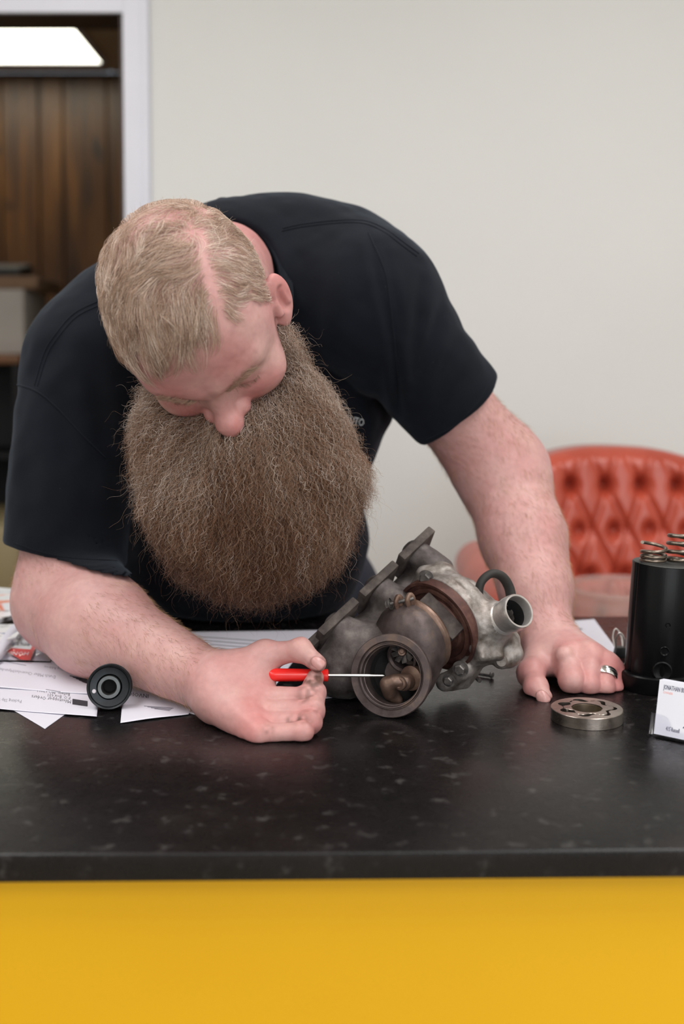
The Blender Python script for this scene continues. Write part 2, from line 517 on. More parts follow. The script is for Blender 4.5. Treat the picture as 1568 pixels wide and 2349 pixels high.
bx1 = W(55, 740, sy + .05)[0]; bz0 = stz + .001; bz1 = W(30, 662, sy + .05)[2]
fb = empty('file_box', (bx1 - .2, sy + .2, bz0)); tag(fb, 'white cardboard file box standing on the back room cabinet', 'box')
M_card = plain('white_card', srgb(205, 196, 186), .8, var=.05, scale=10)
world_child(link('body', box_me('body', bx1 - .42, bx1, sy + .05, sy + .38, bz0, bz1, .004), M_card), fb)
world_child(link('lid', box_me('lid', bx1 - .43, bx1 + .055, sy + .035, sy + .395, bz1 + .0005, W(30, 634, sy + .05)[2], .004), plain('tan_card', srgb(150, 118, 92), .8)), fb)
pz = W(30, 634, sy + .05)[2] + .001
ph = empty('desk_telephone', (bx1 - .1, sy + .2, pz)); tag(ph, 'black desk telephone lying on the lid of the white file box', 'telephone')
M_blk = plain('black_plastic', srgb(22, 22, 24), .45)
bm = bmesh.new(); r = bmesh.ops.create_cube(bm, size=1)
for v in bm.verts:
    hi_ = v.co.z > 0
    v.co = Vector((bx1 - .13 + v.co.x * .2, sy + .2 + v.co.y * .2, pz + (.0 if not hi_ else (.03 if v.co.y < 0 else .065))))
bmesh.ops.bevel(bm, geom=bm.edges[:], offset=.006, segments=2, affect='EDGES')
world_child(link('base', from_bm('base', bm, True, .6), M_blk), ph)
world_child(link('handset', tube_me('handset', catmull([(bx1 - .21, sy + .13, pz + .075), (bx1 - .2, sy + .2, pz + .105), (bx1 - .2, sy + .27, pz + .1), (bx1 - .21, sy + .31, pz + .075)], 14), [.022, .022, .018, .015, .014, .014, .014, .014, .014, .014, .015, .018, .022, .022], 10), M_blk), ph)
# low filing cabinet in the back room, just past the doorway
fy = 3.35; ftop = W(10, 1215, fy)[2]; fx1 = W(70, 1215, fy)[0]
M_tan = plain('tan_metal', srgb(158, 142, 104), .45, var=.04, scale=6)
fc = empty('filing_cabinet', (fx1 - .2, fy + .25, 0)); tag(fc, 'low tan filing cabinet standing inside the doorway', 'cabinet')
world_child(link('body', box_me('body', fx1 - .42, fx1, fy + .02, fy + .6, .02, ftop, .006), M_tan), fc)
for i in range(2):
    z0 = .05 + i * (ftop - .07) / 2; z1 = z0 + (ftop - .09) / 2
    dr = world_child(link('drawer', box_me('drawer', fx1 - .40, fx1 - .02, fy, fy + .019, z0, z1, .005), M_tan), fc)
    world_child(link('handle', tube_me('handle', [(fx1 - .27, fy + .002, z1 - .06), (fx1 - .26, fy - .02, z1 - .06), (fx1 - .16, fy - .02, z1 - .06), (fx1 - .15, fy + .002, z1 - .06)], .005, 8), plain('handle_chrome', (.6, .6, .6, 1), .25, 1.0)), dr)

# ------------------------------------------------------------------ tufted chair by the wall
M_leather = Mat('red_leather'); M_leather.set(Roughness=.36, Coat_Weight=.12, Coat_Roughness=.2)
M_leather.color(M_leather.ramp(M_leather.noise(9, 5), [(.3, srgb(166, 66, 48)), (.7, srgb(186, 80, 60))]))
M_leather.bump(M_leather.noise(260, 3), .12, .0006); M_leather = M_leather.m
CH = np.array([W(1440, 1100, 2.34)[0], 2.34])
chair = empty('tufted_chair', (CH[0], CH[1], 0)); tag(chair, 'red leather armchair with a button tufted back by the wall', 'armchair')
ctop = W(1330, 1033, 2.30)[2]; seatz = .47
bw = .25; dxb = 84 * 2.30 / FPX; dzb = 104 * 2.30 / FPX
bx0 = W(1319, 1123, 2.30); 
def chair_back():
    nu, nv = 150, 110
    us = np.linspace(-1, 1, nu); vs2 = np.linspace(0, 1, nv)
    V = []
    btn = []
    for vv in vs2:
        for uu in us:
            top = ctop - .085 * abs(uu) ** 2.6 - .012 * uu
            z = seatz - .02 + vv * (top - seatz + .02)
            x = CH[0] + bw * uu * (1 + .06 * vv)
            # diamond button lattice measured from the first button
            a = (x - bx0[0]) / dxb; b = (z - bx0[2]) / dzb
            s = a - b * .25; t = b
            row = round(t); fa = (a - .25 * (-row)) if False else a + row * .24
            da = fa - round(fa); db = t - row
            r2 = math.hypot(da * 1.0, db * 1.1)
            p = a + b * .62; q = a - b * .40
            dep = .020 * math.exp(-(r2 / .20) ** 2) + .007 * math.exp(-((p - round(p)) / .10) ** 2) + .007 * math.exp(-((q - round(q)) / .10) ** 2)
            edge = min(1, (1 - abs(uu)) / .10) * min(1, (1 - vv) / .12)
            dep *= edge
            y = CH[1] - .055 + .10 * (1 - math.cos(uu * 1.0)) * -1.0 + dep * 1.5 + .07 * vv
            rollback = max(0, (vv - .93) / .07); y += .035 * rollback ** 2
            y += .03 * max(0, (abs(uu) - .9) / .1) ** 2
            V.append((x, y, z))
    V = np.array(V)
    Bk = V.copy(); Bk[:, 1] = CH[1] + .11 + .03 * 0
    F = []
    for j in range(nv - 1):
        for i in range(nu - 1):
            a = j * nu + i; F.append((a, a + 1, a + nu + 1, a + nu))
    n0 = nu * nv
    Fb = [(q[3] + n0, q[2] + n0, q[1] + n0, q[0] + n0) for q in F]
    for i in range(nu - 1):
        F.append((i, i + n0, i + 1 + n0, i + 1)); a = (nv - 1) * nu + i; F.append((a, a + 1, a + 1 + n0, a + n0))
    for j in range(nv - 1):
        a = j * nu; F.append((a, a + nu, a + nu + n0, a + n0)); a = j * nu + nu - 1; F.append((a, a + n0, a + nu + n0, a + nu))
    return mesh_np('backrest', np.vstack([V, Bk]), np.array(F + Fb))
cb = world_child(link('backrest', chair_back(), M_leather), chair)
btn_me = None
for row in range(-4, 1):
    for cx_ in range(-6, 7):
        a = cx_ - row * .24
        x = bx0[0] + a * dxb; z = bx0[2] + row * dzb
        u = (x - CH[0]) / bw
        if abs(u) > .86 or z < seatz + .02: continue
        y = CH[1] - .055 - .10 * (1 - math.cos(u)) + .07 * (z - seatz) / (ctop - seatz) + .027
        b_ = link('button', lathe_me('button', [(0, .006), (.006, .0055), (.009, .003), (.0095, 0), (.009, -.003)], 12), M_leather) if btn_me is None else link('button', btn_me, M_leather)
        btn_me = b_.data
        b_.location = (x, y, z); b_.rotation_euler = (math.pi / 2, 0, 0); world_child(b_, cb)
def pad(name, c, half, bev): return world_child(link(name, box_me(name, c[0] - half[0], c[0] + half[0], c[1] - half[1], c[1] + half[1], c[2] - half[2], c[2] + half[2], bev, 5), M_leather), chair)
pad('seat', (CH[0], CH[1] - .31, seatz - .07), (.245, .27, .07), .045)
armz = W(1070, 1284, 2.10)[2] - .055
for s in (-1, 1):
    xx = CH[0] + s * (bw + .055)
    prof = catmull([(xx, CH[1] + .02, armz + .0), (xx, CH[1] - .12, armz + .0), (xx, CH[1] - .3, armz - .005), (xx, CH[1] - .44, armz - .015), (xx, CH[1] - .50, armz - .05)], 26)
    world_child(link('armrest', tube_me('armrest', prof, [.05 + .012 * math.sin(i / 25 * 3.1) for i in range(26)], 20, flat=1.0), M_leather), chair)
    pad('arm_panel', (xx, CH[1] - .24, (armz - .08 + .2) / 2), (.045, .27, (armz - .08 - .2) / 2), .03)
for s in (-1, 1):
    for t in (-.05, -.52):
        lx, ly = CH[0] + s * .25, CH[1] + t
        world_child(link('leg', tube_me('leg', [(lx, ly, 0.001), (lx, ly, .1), (lx, ly, .32)], [.016, .02, .024], 12), plain('chair_leg_wood', srgb(60, 36, 22), .4)), chair)

# clear plastic tub standing on the chair seat
tub = empty('plastic_tub', (W(1425, 1345, 2.0)[0], 2.0, seatz + .001)); tag(tub, 'round translucent plastic tub standing on the red chair seat', 'tub')
m = Mat('clear_plastic'); m.set(Base_Color=(.95, .90, .86, 1), Roughness=.18, Transmission_Weight=.85, IOR=1.15)
th_ = W(1425, 1345, 2.0)[2] - seatz
o_ = link('wall', lathe_me('wall', [(0, .002), (.078, .002), (.082, .01), (.094, th_ - .03), (.096, th_ - .03), (.0945, th_ - .004), (.0925, th_ - .004), (.092, th_ - .03), (.079, .006), (0, .005)], 56), m.m, tub)
o_ = link('rim', lathe_me('rim', [(.0925, th_ - .006), (.1005, th_ - .006), (.1012, th_), (.0985, th_ + .002), (.0925, th_ + .001)], 56, closed=True), m.m, tub)

# ------------------------------------------------------------------ counter
e0 = G(0, 1960); e1 = G(1568, 1948)
cyaw = math.atan2(e1[1] - e0[1], e1[0] - e0[0])
cmid = (e0 + e1) / 2
CTH = .0215; CDEP = .757
ctr = empty('counter', (cmid[0], cmid[1], 0), cyaw); tag(ctr, 'counter with a black laminate top and a yellow front panel', 'counter')
m = Mat('black_laminate'); v = m.coord()
na = m.noise(55, 6, .65, v); nb_ = m.noise(9, 5, .6, v); nc = m.noise(420, 2, .5, v, (.35, 1, 1))
ca = m.ramp(nb_, [(.3, srgb(11, 10, 11)), (.55, srgb(20, 17, 18)), (.8, srgb(36, 31, 31))])
cbb = m.ramp(na, [(.58, (0, 0, 0, 1)), (.75, (.05, .048, .046, 1))])
m.color(m.mix(1.0, ca, cbb, 'ADD')); m.rough(na, .20, .36); m.bump(nc, .2, .0007)
m.set(Specular_IOR_Level=.34)
M_lam = m.m
world_child_ = lambda o, p: (setattr(o, 'parent', p), o)[1]
top = link('worktop', box_me('worktop', -1.15, 1.15, 0, CDEP, CT - CTH, CT, .0016, 3), M_lam, ctr)
m = Mat('yellow_laminate'); v = m.coord()
n1 = m.noise(2.0, 4, .5, v); n2 = m.noise(30, 5, .6, v, (1, 1, .3))
c1 = m.ramp(n1, [(.3, srgb(222, 168, 6)), (.7, srgb(230, 178, 12))])
c2 = m.ramp(n2, [(.70, (1, 1, 1, 1)), (.78, (.86, .82, .7, 1))])
m.color(m.mix(1.0, c1, c2, 'MULTIPLY')); m.set(Roughness=.38); m.bump(m.noise(300, 2), .04, .0004)
M_yel = m.m
link('front_panel', box_me('front_panel', -1.13, 1.13, .024, .042, .0, CT - CTH - .0003, .001, 1), M_yel, ctr)
for xx in (-1.13, 1.112):
    link('side_panel', box_me('side_panel', xx, xx + .018, .0425, CDEP - .02, 0, CT - CTH - .0003), M_yel, ctr)
# crumbs left on the laminate

# ------------------------------------------------------------------ the man: body as one signed-distance surface
f32 = np.float32
# arms
SR, ER, MR, WR = W(200, 830, 1.42), W(150, 1378, 1.345), W(222, 1430, 1.275), W(498, 1573, 1.13)
SL, EL, ML, ML2, WL = W(845, 700, 1.42), W(1150, 1080, 1.47), W(1200, 1235, 1.41), W(1228, 1350, 1.36), W(1254, 1452, 1.315)
# head frame: columns his left, face forward, crown up
HC = W(440, 702, 1.13); HP = math.radians(69); HR = math.radians(14); HS = 0.985; HT = math.radians(9)
def _roll(v):
    c, s = math.cos(HR), math.sin(HR); return np.array([v[0] * c - v[2] * s, v[1], v[0] * s + v[2] * c])
HM = np.stack([_roll((1, 0, 0)), _roll((0, -math.cos(HP), -math.sin(HP))), _roll((0, -math.sin(HP), math.cos(HP)))], 1)
_c, _s = math.cos(HT), math.sin(HT)      # head tilted towards his right shoulder
HM = np.stack([HM[:, 0] * _c + HM[:, 2] * _s, HM[:, 1], HM[:, 2] * _c - HM[:, 0] * _s], 1)
HMf = HM.astype(f32)
def to_head(P): return ((P - HC.astype(f32)) @ HMf) / HS
def from_head(q): return np.asarray(q) * HS @ HM.T + HC
def rotx(a): c, s = math.cos(a), math.sin(a); return np.array([[1, 0, 0], [0, c, -s], [0, s, c]])
def rotz(a): c, s = math.cos(a), math.sin(a); return np.array([[c, -s, 0], [s, c, 0], [0, 0, 1]])
def scalp(q):
    d = ell(q, (0, -.006, .014), (.0775, .0925, .090))
    d = smin(d, ell(q, (0, .034, -.004), (.069, .058, .074)), .03)
    return d
def head_sdf(P):
    q = to_head(P)
    d = scalp(q)
    d = smin(d, ell(q, (0, .036, -.062), (.063, .056, .062)), .03)          # lower face
    d = smin(d, ell(q, (0, .050, -.100), (.048, .042, .032)), .03)          # jaw and chin
    a = np.abs(q[..., 0:1]); qs = np.concatenate([a, q[..., 1:]], -1)       # mirrored
    d = smin(d, rc(qs, (.010, .085, .004), (.046, .068, .004), .0125, .013), .016)   # brow
    d = smax(d, -ell(qs, (.032, .104, -.016), (.021, .020, .012)), .014)    # socket
    d = smin(d, sph(qs, (.032, .074, -.017), .0148), .005)                  # closed lid
    d = smax(d, -rc(qs, (.021, .0885, -.024), (.045, .082, -.023), .0012, .0012), .003)
    d = smin(d, ell(qs, (.040, .064, -.050), (.030, .027, .026)), .014)     # cheek
    d = smin(d, rc(q, (0, .083, -.004), (0, .106, -.042), .0085, .0115), .012)      # nose bridge
    d = smin(d, sph(q, (0, .1135, -.0475), .0150), .006)                    # nose tip
    d = smin(d, sph(qs, (.0150, .0985, -.0510), .0100), .006)               # wings
    d = smax(d, -rc(qs, (.0075, .1075, -.0640), (.0075, .101, -.052), .0042, .0035), .003)
    d = smin(d, rc(q, (-.022, .082, -.083), (.022, .082, -.083), .008, .008), .008)  # lips
    # ears
    e = qs - np.array([.079, .012, -.022], f32)
    te, fe = math.radians(24), math.radians(32)                 # ear leans back and flares out
    lo_e = np.array([0, -math.sin(te), math.cos(te)]); wi_e = np.array([0, math.cos(te), math.sin(te)]); ou_e = np.array([1.0, 0, 0])
    ER_ = np.stack([ou_e * math.cos(fe) + wi_e * math.sin(fe), wi_e * math.cos(fe) - ou_e * math.sin(fe), lo_e], 1).astype(f32)
    e = (e @ ER_) / .84
    ear = ell(e, (.006, -.006, .003), (.0085, .0180, .034))
    ear = smin(ear, ell(e, (.004, .002, -.026), (.0075, .010, .012)), .006)
    ear = smax(ear, -ell(e, (.0155, -.003, .003), (.0085, .0115, .0215)), .003)
    ear = smin(ear, rc(e, (.008, .010, .004), (.009, .011, -.010), .0040, .0045), .004)
    ear = smin(ear, rc(e, (.0095, -.009, .012), (.0105, -.009, -.008), .0030, .0033), .004)
    d = smin(d, ear * .84, .006)
    return d * HS
NK0, NK1 = from_head((0, -.030, -.075)), W(508, 628, 1.39)
HANDR = dict(
    mcp=[W(580, 1600, 1.105), W(574, 1632, 1.090), W(577, 1659, 1.075), W(594, 1683, 1.058)],
    pip=[W(700, 1602, 1.098), W(716, 1631, 1.083), W(711, 1657, 1.069), W(694, 1679, 1.056)])
HANDR['wr'] = [W(505, 1560, 1.125), W(500, 1580, 1.120), W(498, 1598, 1.113), W(500, 1612, 1.103)]
SCREW_Y = 1.118
def hand_r(P):
    h = HANDR; d = None
    mr = (.0125, .0125, .012, .011)
    for i in range(4):
        e = rc(P, h['wr'][i], h['mcp'][i], .019, mr[i] + .001)
        d = e if d is None else smin(d, e, .016)
    d = smin(d, ell(P, W(560, 1606, 1.112), (.034, .022, .026)), .014)
    # thenar and thumb
    TH = [W(522, 1548, 1.130), W(606, 1503, 1.132), W(688, 1491, 1.120), W(728, 1521, 1.110)]
    d = smin(d, rc(P, TH[0], TH[1], .019, .0130), .018)
    d = smin(d, ell(P, W(575, 1548, 1.128), (.024, .018, .020)), .016)
    t = smin(rc(P, TH[1], TH[2], .0122, .0108), sph(P, TH[1], .0128), .006)
    t = smin(t, rc(P, TH[2], TH[3], .0108, .0088), .004)
    t = smin(t, sph(P, TH[2], .0112), .006)
    d = smin(d, t, .010)
    # fingers: proximal phalanx towards the viewer's right, then folded
    fr = ((.0112, .0108, .0092, .0082), (.0112, .0108, .0092, .0082), (.0106, .0102, .009, .008), (.0098, .0092, .0082, .0075))
    dip = [W(716, 1572, 1.110), W(727, 1588, 1.106), W(716, 1628, 1.098), W(700, 1655, 1.084)]
    tip = [W(722, 1556, 1.116), W(716, 1566, 1.128), W(684, 1612, 1.116), W(672, 1645, 1.100)]
    for i in range(4):
        r = fr[i]
        fdist = smin(rc(P, h['mcp'][i], h['pip'][i], r[0], r[1]), sph(P, h['mcp'][i], r[0] * 1.12), .006)
        fdist = smin(fdist, rc(P, h['pip'][i], dip[i], r[1], r[2]), .003)
        fdist = smin(fdist, rc(P, dip[i], tip[i], r[2], r[3]), .003)
        fdist = smin(fdist, sph(P, h['pip'][i], r[1] * 1.06), .004)
        fdist = smin(fdist, sph(P, tip[i], r[3] * 1.03), .002)
        F = fdist if i == 0 else smin(F, fdist, .0012)
    return smin(d, F, .0045)
HANDL = dict(
    mcp=[W(1304, 1506, 1.246), W(1353, 1503, 1.240), W(1391, 1522, 1.238), W(1408, 1540, 1.242)],
    pip=[W(1311, 1562, 1.212), W(1351, 1571, 1.212), W(1385, 1577, 1.214), W(1407, 1577, 1.222)])
TL = [W(1243, 1496, 1.285), W(1217, 1545, 1.232), W(1229, 1577, 1.203), W(1246, 1601, 1.188)]
def hand_l(P):
    h = HANDL; d = None
    wr = [W(1240, 1462, 1.312), W(1252, 1458, 1.315), W(1266, 1462, 1.315), W(1278, 1468, 1.312)]
    mr = (.0145, .0135, .0125, .0115)
    for i in range(4):
        e = rc(P, wr[i], h['mcp'][i], .020, mr[i])
        d = e if d is None else smin(d, e, .014)
    d = smin(d, ell(P, W(1310, 1520, 1.275), (.036, .036, .018)), .015)
    d = smin(d, rc(P, TL[0], TL[1], .020, .0135), .016)
    d = smin(d, rc(P, TL[0], h['mcp'][0], .016, .010), .012)
    t = smin(rc(P, TL[1], TL[2], .0135, .0122), sph(P, TL[1], .0142), .006)
    t = smin(t, rc(P, TL[2], TL[3], .0122, .0098), .004)
    t = smin(t, sph(P, TL[2], .0128), .004)
    d = smin(d, t, .007)
    fr = (.0138, .0120, .0108, .0096)
    for i in range(4):
        p = h['pip'][i]; r = fr[i]
        fd = smin(rc(P, h['mcp'][i], p, r * 1.02, r * .98), sph(P, h['mcp'][i], r * 1.10), .006)
        fd = smin(fd, sph(P, p, r * 1.03), .004)
        fd = smin(fd, rc(P, p, p + np.array([-.002, .040, .004]), r * .96, r * .85), .003)
        fd = smin(fd, rc(P, p + np.array([-.002, .040, .004]), p + np.array([-.004, .022, .022]), r * .85, r * .75), .003)
        F = fd if i == 0 else smin(F, fd, .0012)
    return smin(d, F, .0045)
def far(P, c, r, fn):
    """evaluate fn only near its bounding sphere"""
    d = sph(P, c, r) + .03
    m = d < .08
    if m.any(): d[m] = fn(P[m])
    return d
def arm_r(P):
    d = smin(rc(P, SR, ER, .060, .053), rc(P, ER, MR, .050, .0525), .05)
    d = smin(d, rc(P, MR, WR, .0515, .0285), .04)
    d = smin(d, ell(P, W(170, 1200, 1.375), (.052, .056, .075)), .03)
    cr = rc(P, W(150, 1318, 1.29), W(275, 1335, 1.315), .0012, .0012)       # elbow crease
    return smax(d, -cr, .010)
def arm_l(P):
    d = smin(rc(P, SL, EL, .060, .050), rc(P, EL, ML, .0515, .0485), .05)
    d = smin(d, rc(P, ML, ML2, .0485, .039), .03)
    d = smin(d, rc(P, ML2, WL, .039, .0275), .03)
    cr = rc(P, W(1085, 1085, 1.425), W(1165, 1035, 1.425), .001, .001)
    return smax(d, -cr, .010)
HRc, HLc = W(620, 1590, 1.10), W(1315, 1525, 1.25)
def body_sdf(P):
    d = arm_r(P)
    d = smin(d, far(P, HRc, .10, hand_r), .022)
    e = smin(arm_l(P), far(P, HLc, .11, hand_l), .020)
    d = np.minimum(d, e)
    t = smin(rc(P, SR, W(530, 720, 1.50), .050, .05), rc(P, W(530, 720, 1.50), SL, .05, .050), .03)
    t = smin(t, rc(P, W(540, 760, 1.54), W(560, 1250, 1.66), .08, .11), .05)
    n = rc(P, NK0, NK1, .060, .064)
    hh = far(P, HC, .19, lambda Q: smin(head_sdf(Q), rc(Q, NK0, NK1, .060, .064), .03))
    n = np.minimum(n, hh)
    t = smin(t, n, .012)
    d = smin(d, t, .03)
    return d
# Give the surface fine relief of its own: wrinkles over joints, veins and tendons
def body_fn(P):
    d = smax(body_sdf(P), (CT + .0008) - P[:, 2], .002)          # rests on the counter
    m = np.abs(d) < .006
    if m.any():
        Q = P[m]
        d[m] += .0006 * vnoise(Q, 60, 1) + .00025 * vnoise(Q, 190, 2)
    return d
pts_lo = np.min([SR, ER, WR, SL, EL, WL, HC, NK1, W(600, 1300, 1.66)], 0) - .2
pts_hi = np.max([SR, ER, WR, SL, EL, WL, HC, NK1, W(600, 1300, 1.66)], 0) + .2
pts_lo[2] = max(pts_lo[2], CT - .02)
body_me = sdf_mesh('person', body_fn, pts_lo, pts_hi, .0016, 14)
V = verts_of(body_me)
# skin colour: blotches, flushed knuckles, ears, nose and cheeks, grease on the working hand
q = to_head(V)
red = np.zeros(len(V)); dirt = np.zeros(len(V))
def blob(c, r): return np.exp(-((np.linalg.norm(V - np.asarray(c), axis=1) / r) ** 2))
for h in (HANDR, HANDL):
    for i in range(4): red += .75 * blob(h['mcp'][i], .016) + .5 * blob(h['pip'][i], .013)
red += .6 * blob(TL[2], .014) + .55 * blob(TL[1], .016) + .5 * blob(W(690, 1485, 1.12), .013)
qa = np.stack([np.abs(q[:, 0]), q[:, 1], q[:, 2]], 1)
hb = lambda c, r: np.exp(-((np.linalg.norm(qa - np.asarray(c), axis=1) / r) ** 2))
red += .9 * hb((.085, -.015, -.022), .03) + .7 * hb((0, .115, -.05), .018) + .6 * hb((.042, .085, -.05), .028) + .45 * hb((.03, .085, .015), .03)
red += .35 * np.exp(-((np.linalg.norm(V - NK1, axis=1) / .13) ** 2))
blotch = vnoise(V, 28, 3) * .5 + vnoise(V, 70, 4) * .35
red += .28 * blotch
spots = np.clip((vnoise(V, 120, 8) - .72) * 6, 0, 1) * .5
for c, r in ((W(722, 1548, 1.11), .011), (W(716, 1572, 1.105), .011), (W(700, 1606, 1.088), .010), (W(725, 1521, 1.105), .009), (W(718, 1640, 1.075), .010), (W(700, 1668, 1.06), .009), (W(690, 1655, 1.062), .006), (W(668, 1655, 1.062), .0055), (W(615, 1675, 1.05), .005), (W(1252, 1615, 1.178), .008), (W(1276, 1570, 1.20), .006)):
    dirt += blob(c, r) * np.clip(.42 + .9 * vnoise(V, 260, 5), 0, .75)
base = np.array(srgb(193, 148, 144)[:3]); flush = np.array(srgb(192, 108, 106)[:3]); pale = np.array(srgb(208, 172, 162)[:3])
grime = np.array(srgb(84, 52, 38)[:3])
r_ = np.clip(red, 0, 1)[:, None]
colr = base * (1 - r_) + flush * r_
pl = np.clip(-blotch * .7, 0, .6)[:, None]; colr = colr * (1 - pl) + pale * pl
colr = colr * (1 - spots[:, None] * .25) + np.array(srgb(190, 96, 84)[:3]) * spots[:, None] * .25
d_ = np.clip(dirt, 0, .85)[:, None]; colr = colr * (1 - d_) + grime * d_
vcol(body_me, 'skin', colr)
m = Mat('skin'); a = m.new('ShaderNodeAttribute', attribute_name='skin')
fine = m.noise(900, 3, .6); mid = m.noise(160, 4, .6)
cv = m.ramp(mid, [(.3, (.93, .90, .90, 1)), (.7, (1.04, 1.03, 1.03, 1))])
m.color(m.mix(1.0, a.outputs['Color'], cv, 'MULTIPLY'))
m.set(Roughness=.48, Subsurface_Weight=.22, Subsurface_Radius=(1.0, .35, .2), Subsurface_Scale=.006, Specular_IOR_Level=.42)
m.bump(fine, .22, .0004)
M_skin = m.m
person = link('person', body_me, M_skin)
tag(person, 'bearded man in a dark t-shirt leaning over the counter with a screwdriver', 'person')

# fingernails
M_nail = plain('fingernail', srgb(196, 146, 142), .28, var=.05, scale=300)
def nail(c, n, along, w, l):
    n = nrm(n); along = nrm(np.asarray(along) - np.dot(along, n) * n); side = np.cross(along, n)
    V_ = []; F_ = []
    for i in range(9):
        for j in range(9):
            u, v_ = (i - 4) / 4, (j - 4) / 4
            k = (1 - abs(u) ** 3.5 * .35)
            V_.append(np.asarray(c) + side * w * u * (1 - .25 * max(0, -v_) ** 2) + along * l * v_ * k - n * (.0030 * u * u + .0011 * max(0, v_) ** 2 + .0014 * max(0, -v_) ** 3 + .0018 * (abs(u) > .99)))
    for i in range(8):
        for j in range(8): F_.append((i * 9 + j, i * 9 + j + 1, (i + 1) * 9 + j + 1, (i + 1) * 9 + j))
    me = mesh_np('fingernail', np.array(V_), np.array(F_))
    o = link('fingernail', me, M_nail, person)
    s_ = o.modifiers.new('thick', 'SOLIDIFY'); s_.thickness = .0005
    return o
def on_skin(p, it=4):
    p = np.asarray(p, f32)[None]
    for _ in range(it): p = p - body_sdf(p)[:, None] * grad(body_sdf, p)
    return p[0], grad(body_sdf, p)[0]
for px, py, Y, al0, al1, w_, l_ in ((1240, 1600, 1.172, (1234, 1588, 1.18), (1250, 1612, 1.176), .0068, .0078),
                                    (729, 1520, 1.098, (716, 1510, 1.1), (740, 1530, 1.1), .0058, .0070)):
    c_, n_ = on_skin(W(px, py, Y))
    nail(c_ + n_ * .0006, n_, W(*al1) - W(*al0), w_, l_)

# wedding ring
p0, p1 = HANDL['mcp'][2], HANDL['pip'][2]
rcen = p0 + (p1 - p0) * .50
link('ring', lathe_me('ring', [(.0112, -.0042), (.0124, -.0046), (.0129, -.0038), (.0131, -.0014), (.0127, -.0011), (.0127, .0011), (.0131, .0014), (.0129, .0038), (.0124, .0046), (.0112, .0042)], 48, rcen, p1 - p0, closed=True), plain('silver', (.72, .70, .68, 1), .2, 1.0, var=.1, scale=200), person)['label'] = 'silver wedding ring'

# ------------------------------------------------------------------ t-shirt
SHl, SHr = W(1052, 938, 1.445), W(135, 1268, 1.365)
nl = nrm((.66, .16, -.72)); nr = nrm((-.20, -.10, -.97))
FOLDS = [  # creases in the cloth: start, end, width, depth (metres)
    ((846, 536), (905, 800), .006, .0030), ((905, 800), (915, 955), .006, .004), ((880, 560), (922, 780), .005, .002), ((965, 610), (945, 860), .008, .0035),
    ((1010, 690), (955, 900), .008, .0035), ((1055, 760), (990, 930), .010, .0035), ((1085, 830), (1010, 960), .010, .003),
    ((760, 560), (720, 760), .014, .0025), ((820, 560), (800, 760), .014, .0025), ((700, 600), (690, 740), .012, .002),
    ((860, 850), (880, 1060), .010, .003), ((900, 980), (840, 1120), .010, .003),
    ((150, 760), (60, 900), .012, .003), ((200, 800), (250, 1000), .012, .003), ((120, 900), (180, 1100), .014, .0025), ((60, 1000), (70, 1180), .014, .0025), ((220, 1010), (200, 1220), .014, .0025),
    ((240, 1020), (300, 1150), .012, .003), ((330, 1240), (430, 1400), .014, .003), ((560, 1400), (700, 1395), .010, .003)]
FS = [(W(*a, 1.4)[[0, 2]].astype(f32), W(*b, 1.4)[[0, 2]].astype(f32), w, dpt) for a, b, w, dpt in FOLDS]
def cloth(P):
    xz = P[:, [0, 2]]; s = np.zeros(len(P), f32)
    sc = (P[:, 1:2] / 1.4)
    c0 = np.array([0, CAMZ], f32); xz = (xz - c0) / sc + c0
    for a, b, w, dp in FS:
        ab = b - a; t = np.clip(((xz - a) @ ab) / (ab @ ab), 0, 1)
        dd = ((xz - a - t[:, None] * ab) ** 2).sum(1)
        e = np.sqrt(dd) / w
        s += dp * (np.exp(-e * e) - .55 * np.exp(-((e - 1.9) / 1.1) ** 2)) * np.sin(np.pi * np.clip(t * .92 + .04, 0, 1)) ** .6
    s += .0022 * vnoise(P, 22, 11) + .0010 * vnoise(P, 55, 12)
    return s
NKA = nrm(NK1 - NK0)
def shirt_core(P):
    d = smin(rc(P, W(203, 825, 1.42), W(138, 1310, 1.36), .081, .0715), ell(P, W(330, 735, 1.47), (.085, .085, .082)), .06)
    d = smin(d, rc(P, W(330, 760, 1.47), W(640, 640, 1.50), .085, .095), .05)
    L = smin(rc(P, W(838, 690, 1.425), W(1075, 968, 1.45), .082, .0635), rc(P, W(640, 640, 1.50), W(838, 690, 1.425), .095, .080), .05)
    L = smin(L, ell(P, W(720, 600, 1.50), (.115, .09, .078)), .05)
    L = smin(L, ell(P, W(515, 690, 1.445), (.125, .085, .10)), .05)
    L = smin(L, ell(P, W(522, 556, 1.445), (.062, .05, .046)), .04)
    d = smin(d, L, .04)
    T = ell(P, W(560, 900, 1.53), (.200, .125, .20))
    T = smin(T, ell(P, W(535, 1230, 1.615), (.190, .125, .125)), .08)
    T = smin(T, rc(P, W(590, 1300, 1.66), W(600, 1330, 1.82), .135, .16), .06)
    d = smin(d, T, .022)
    return d
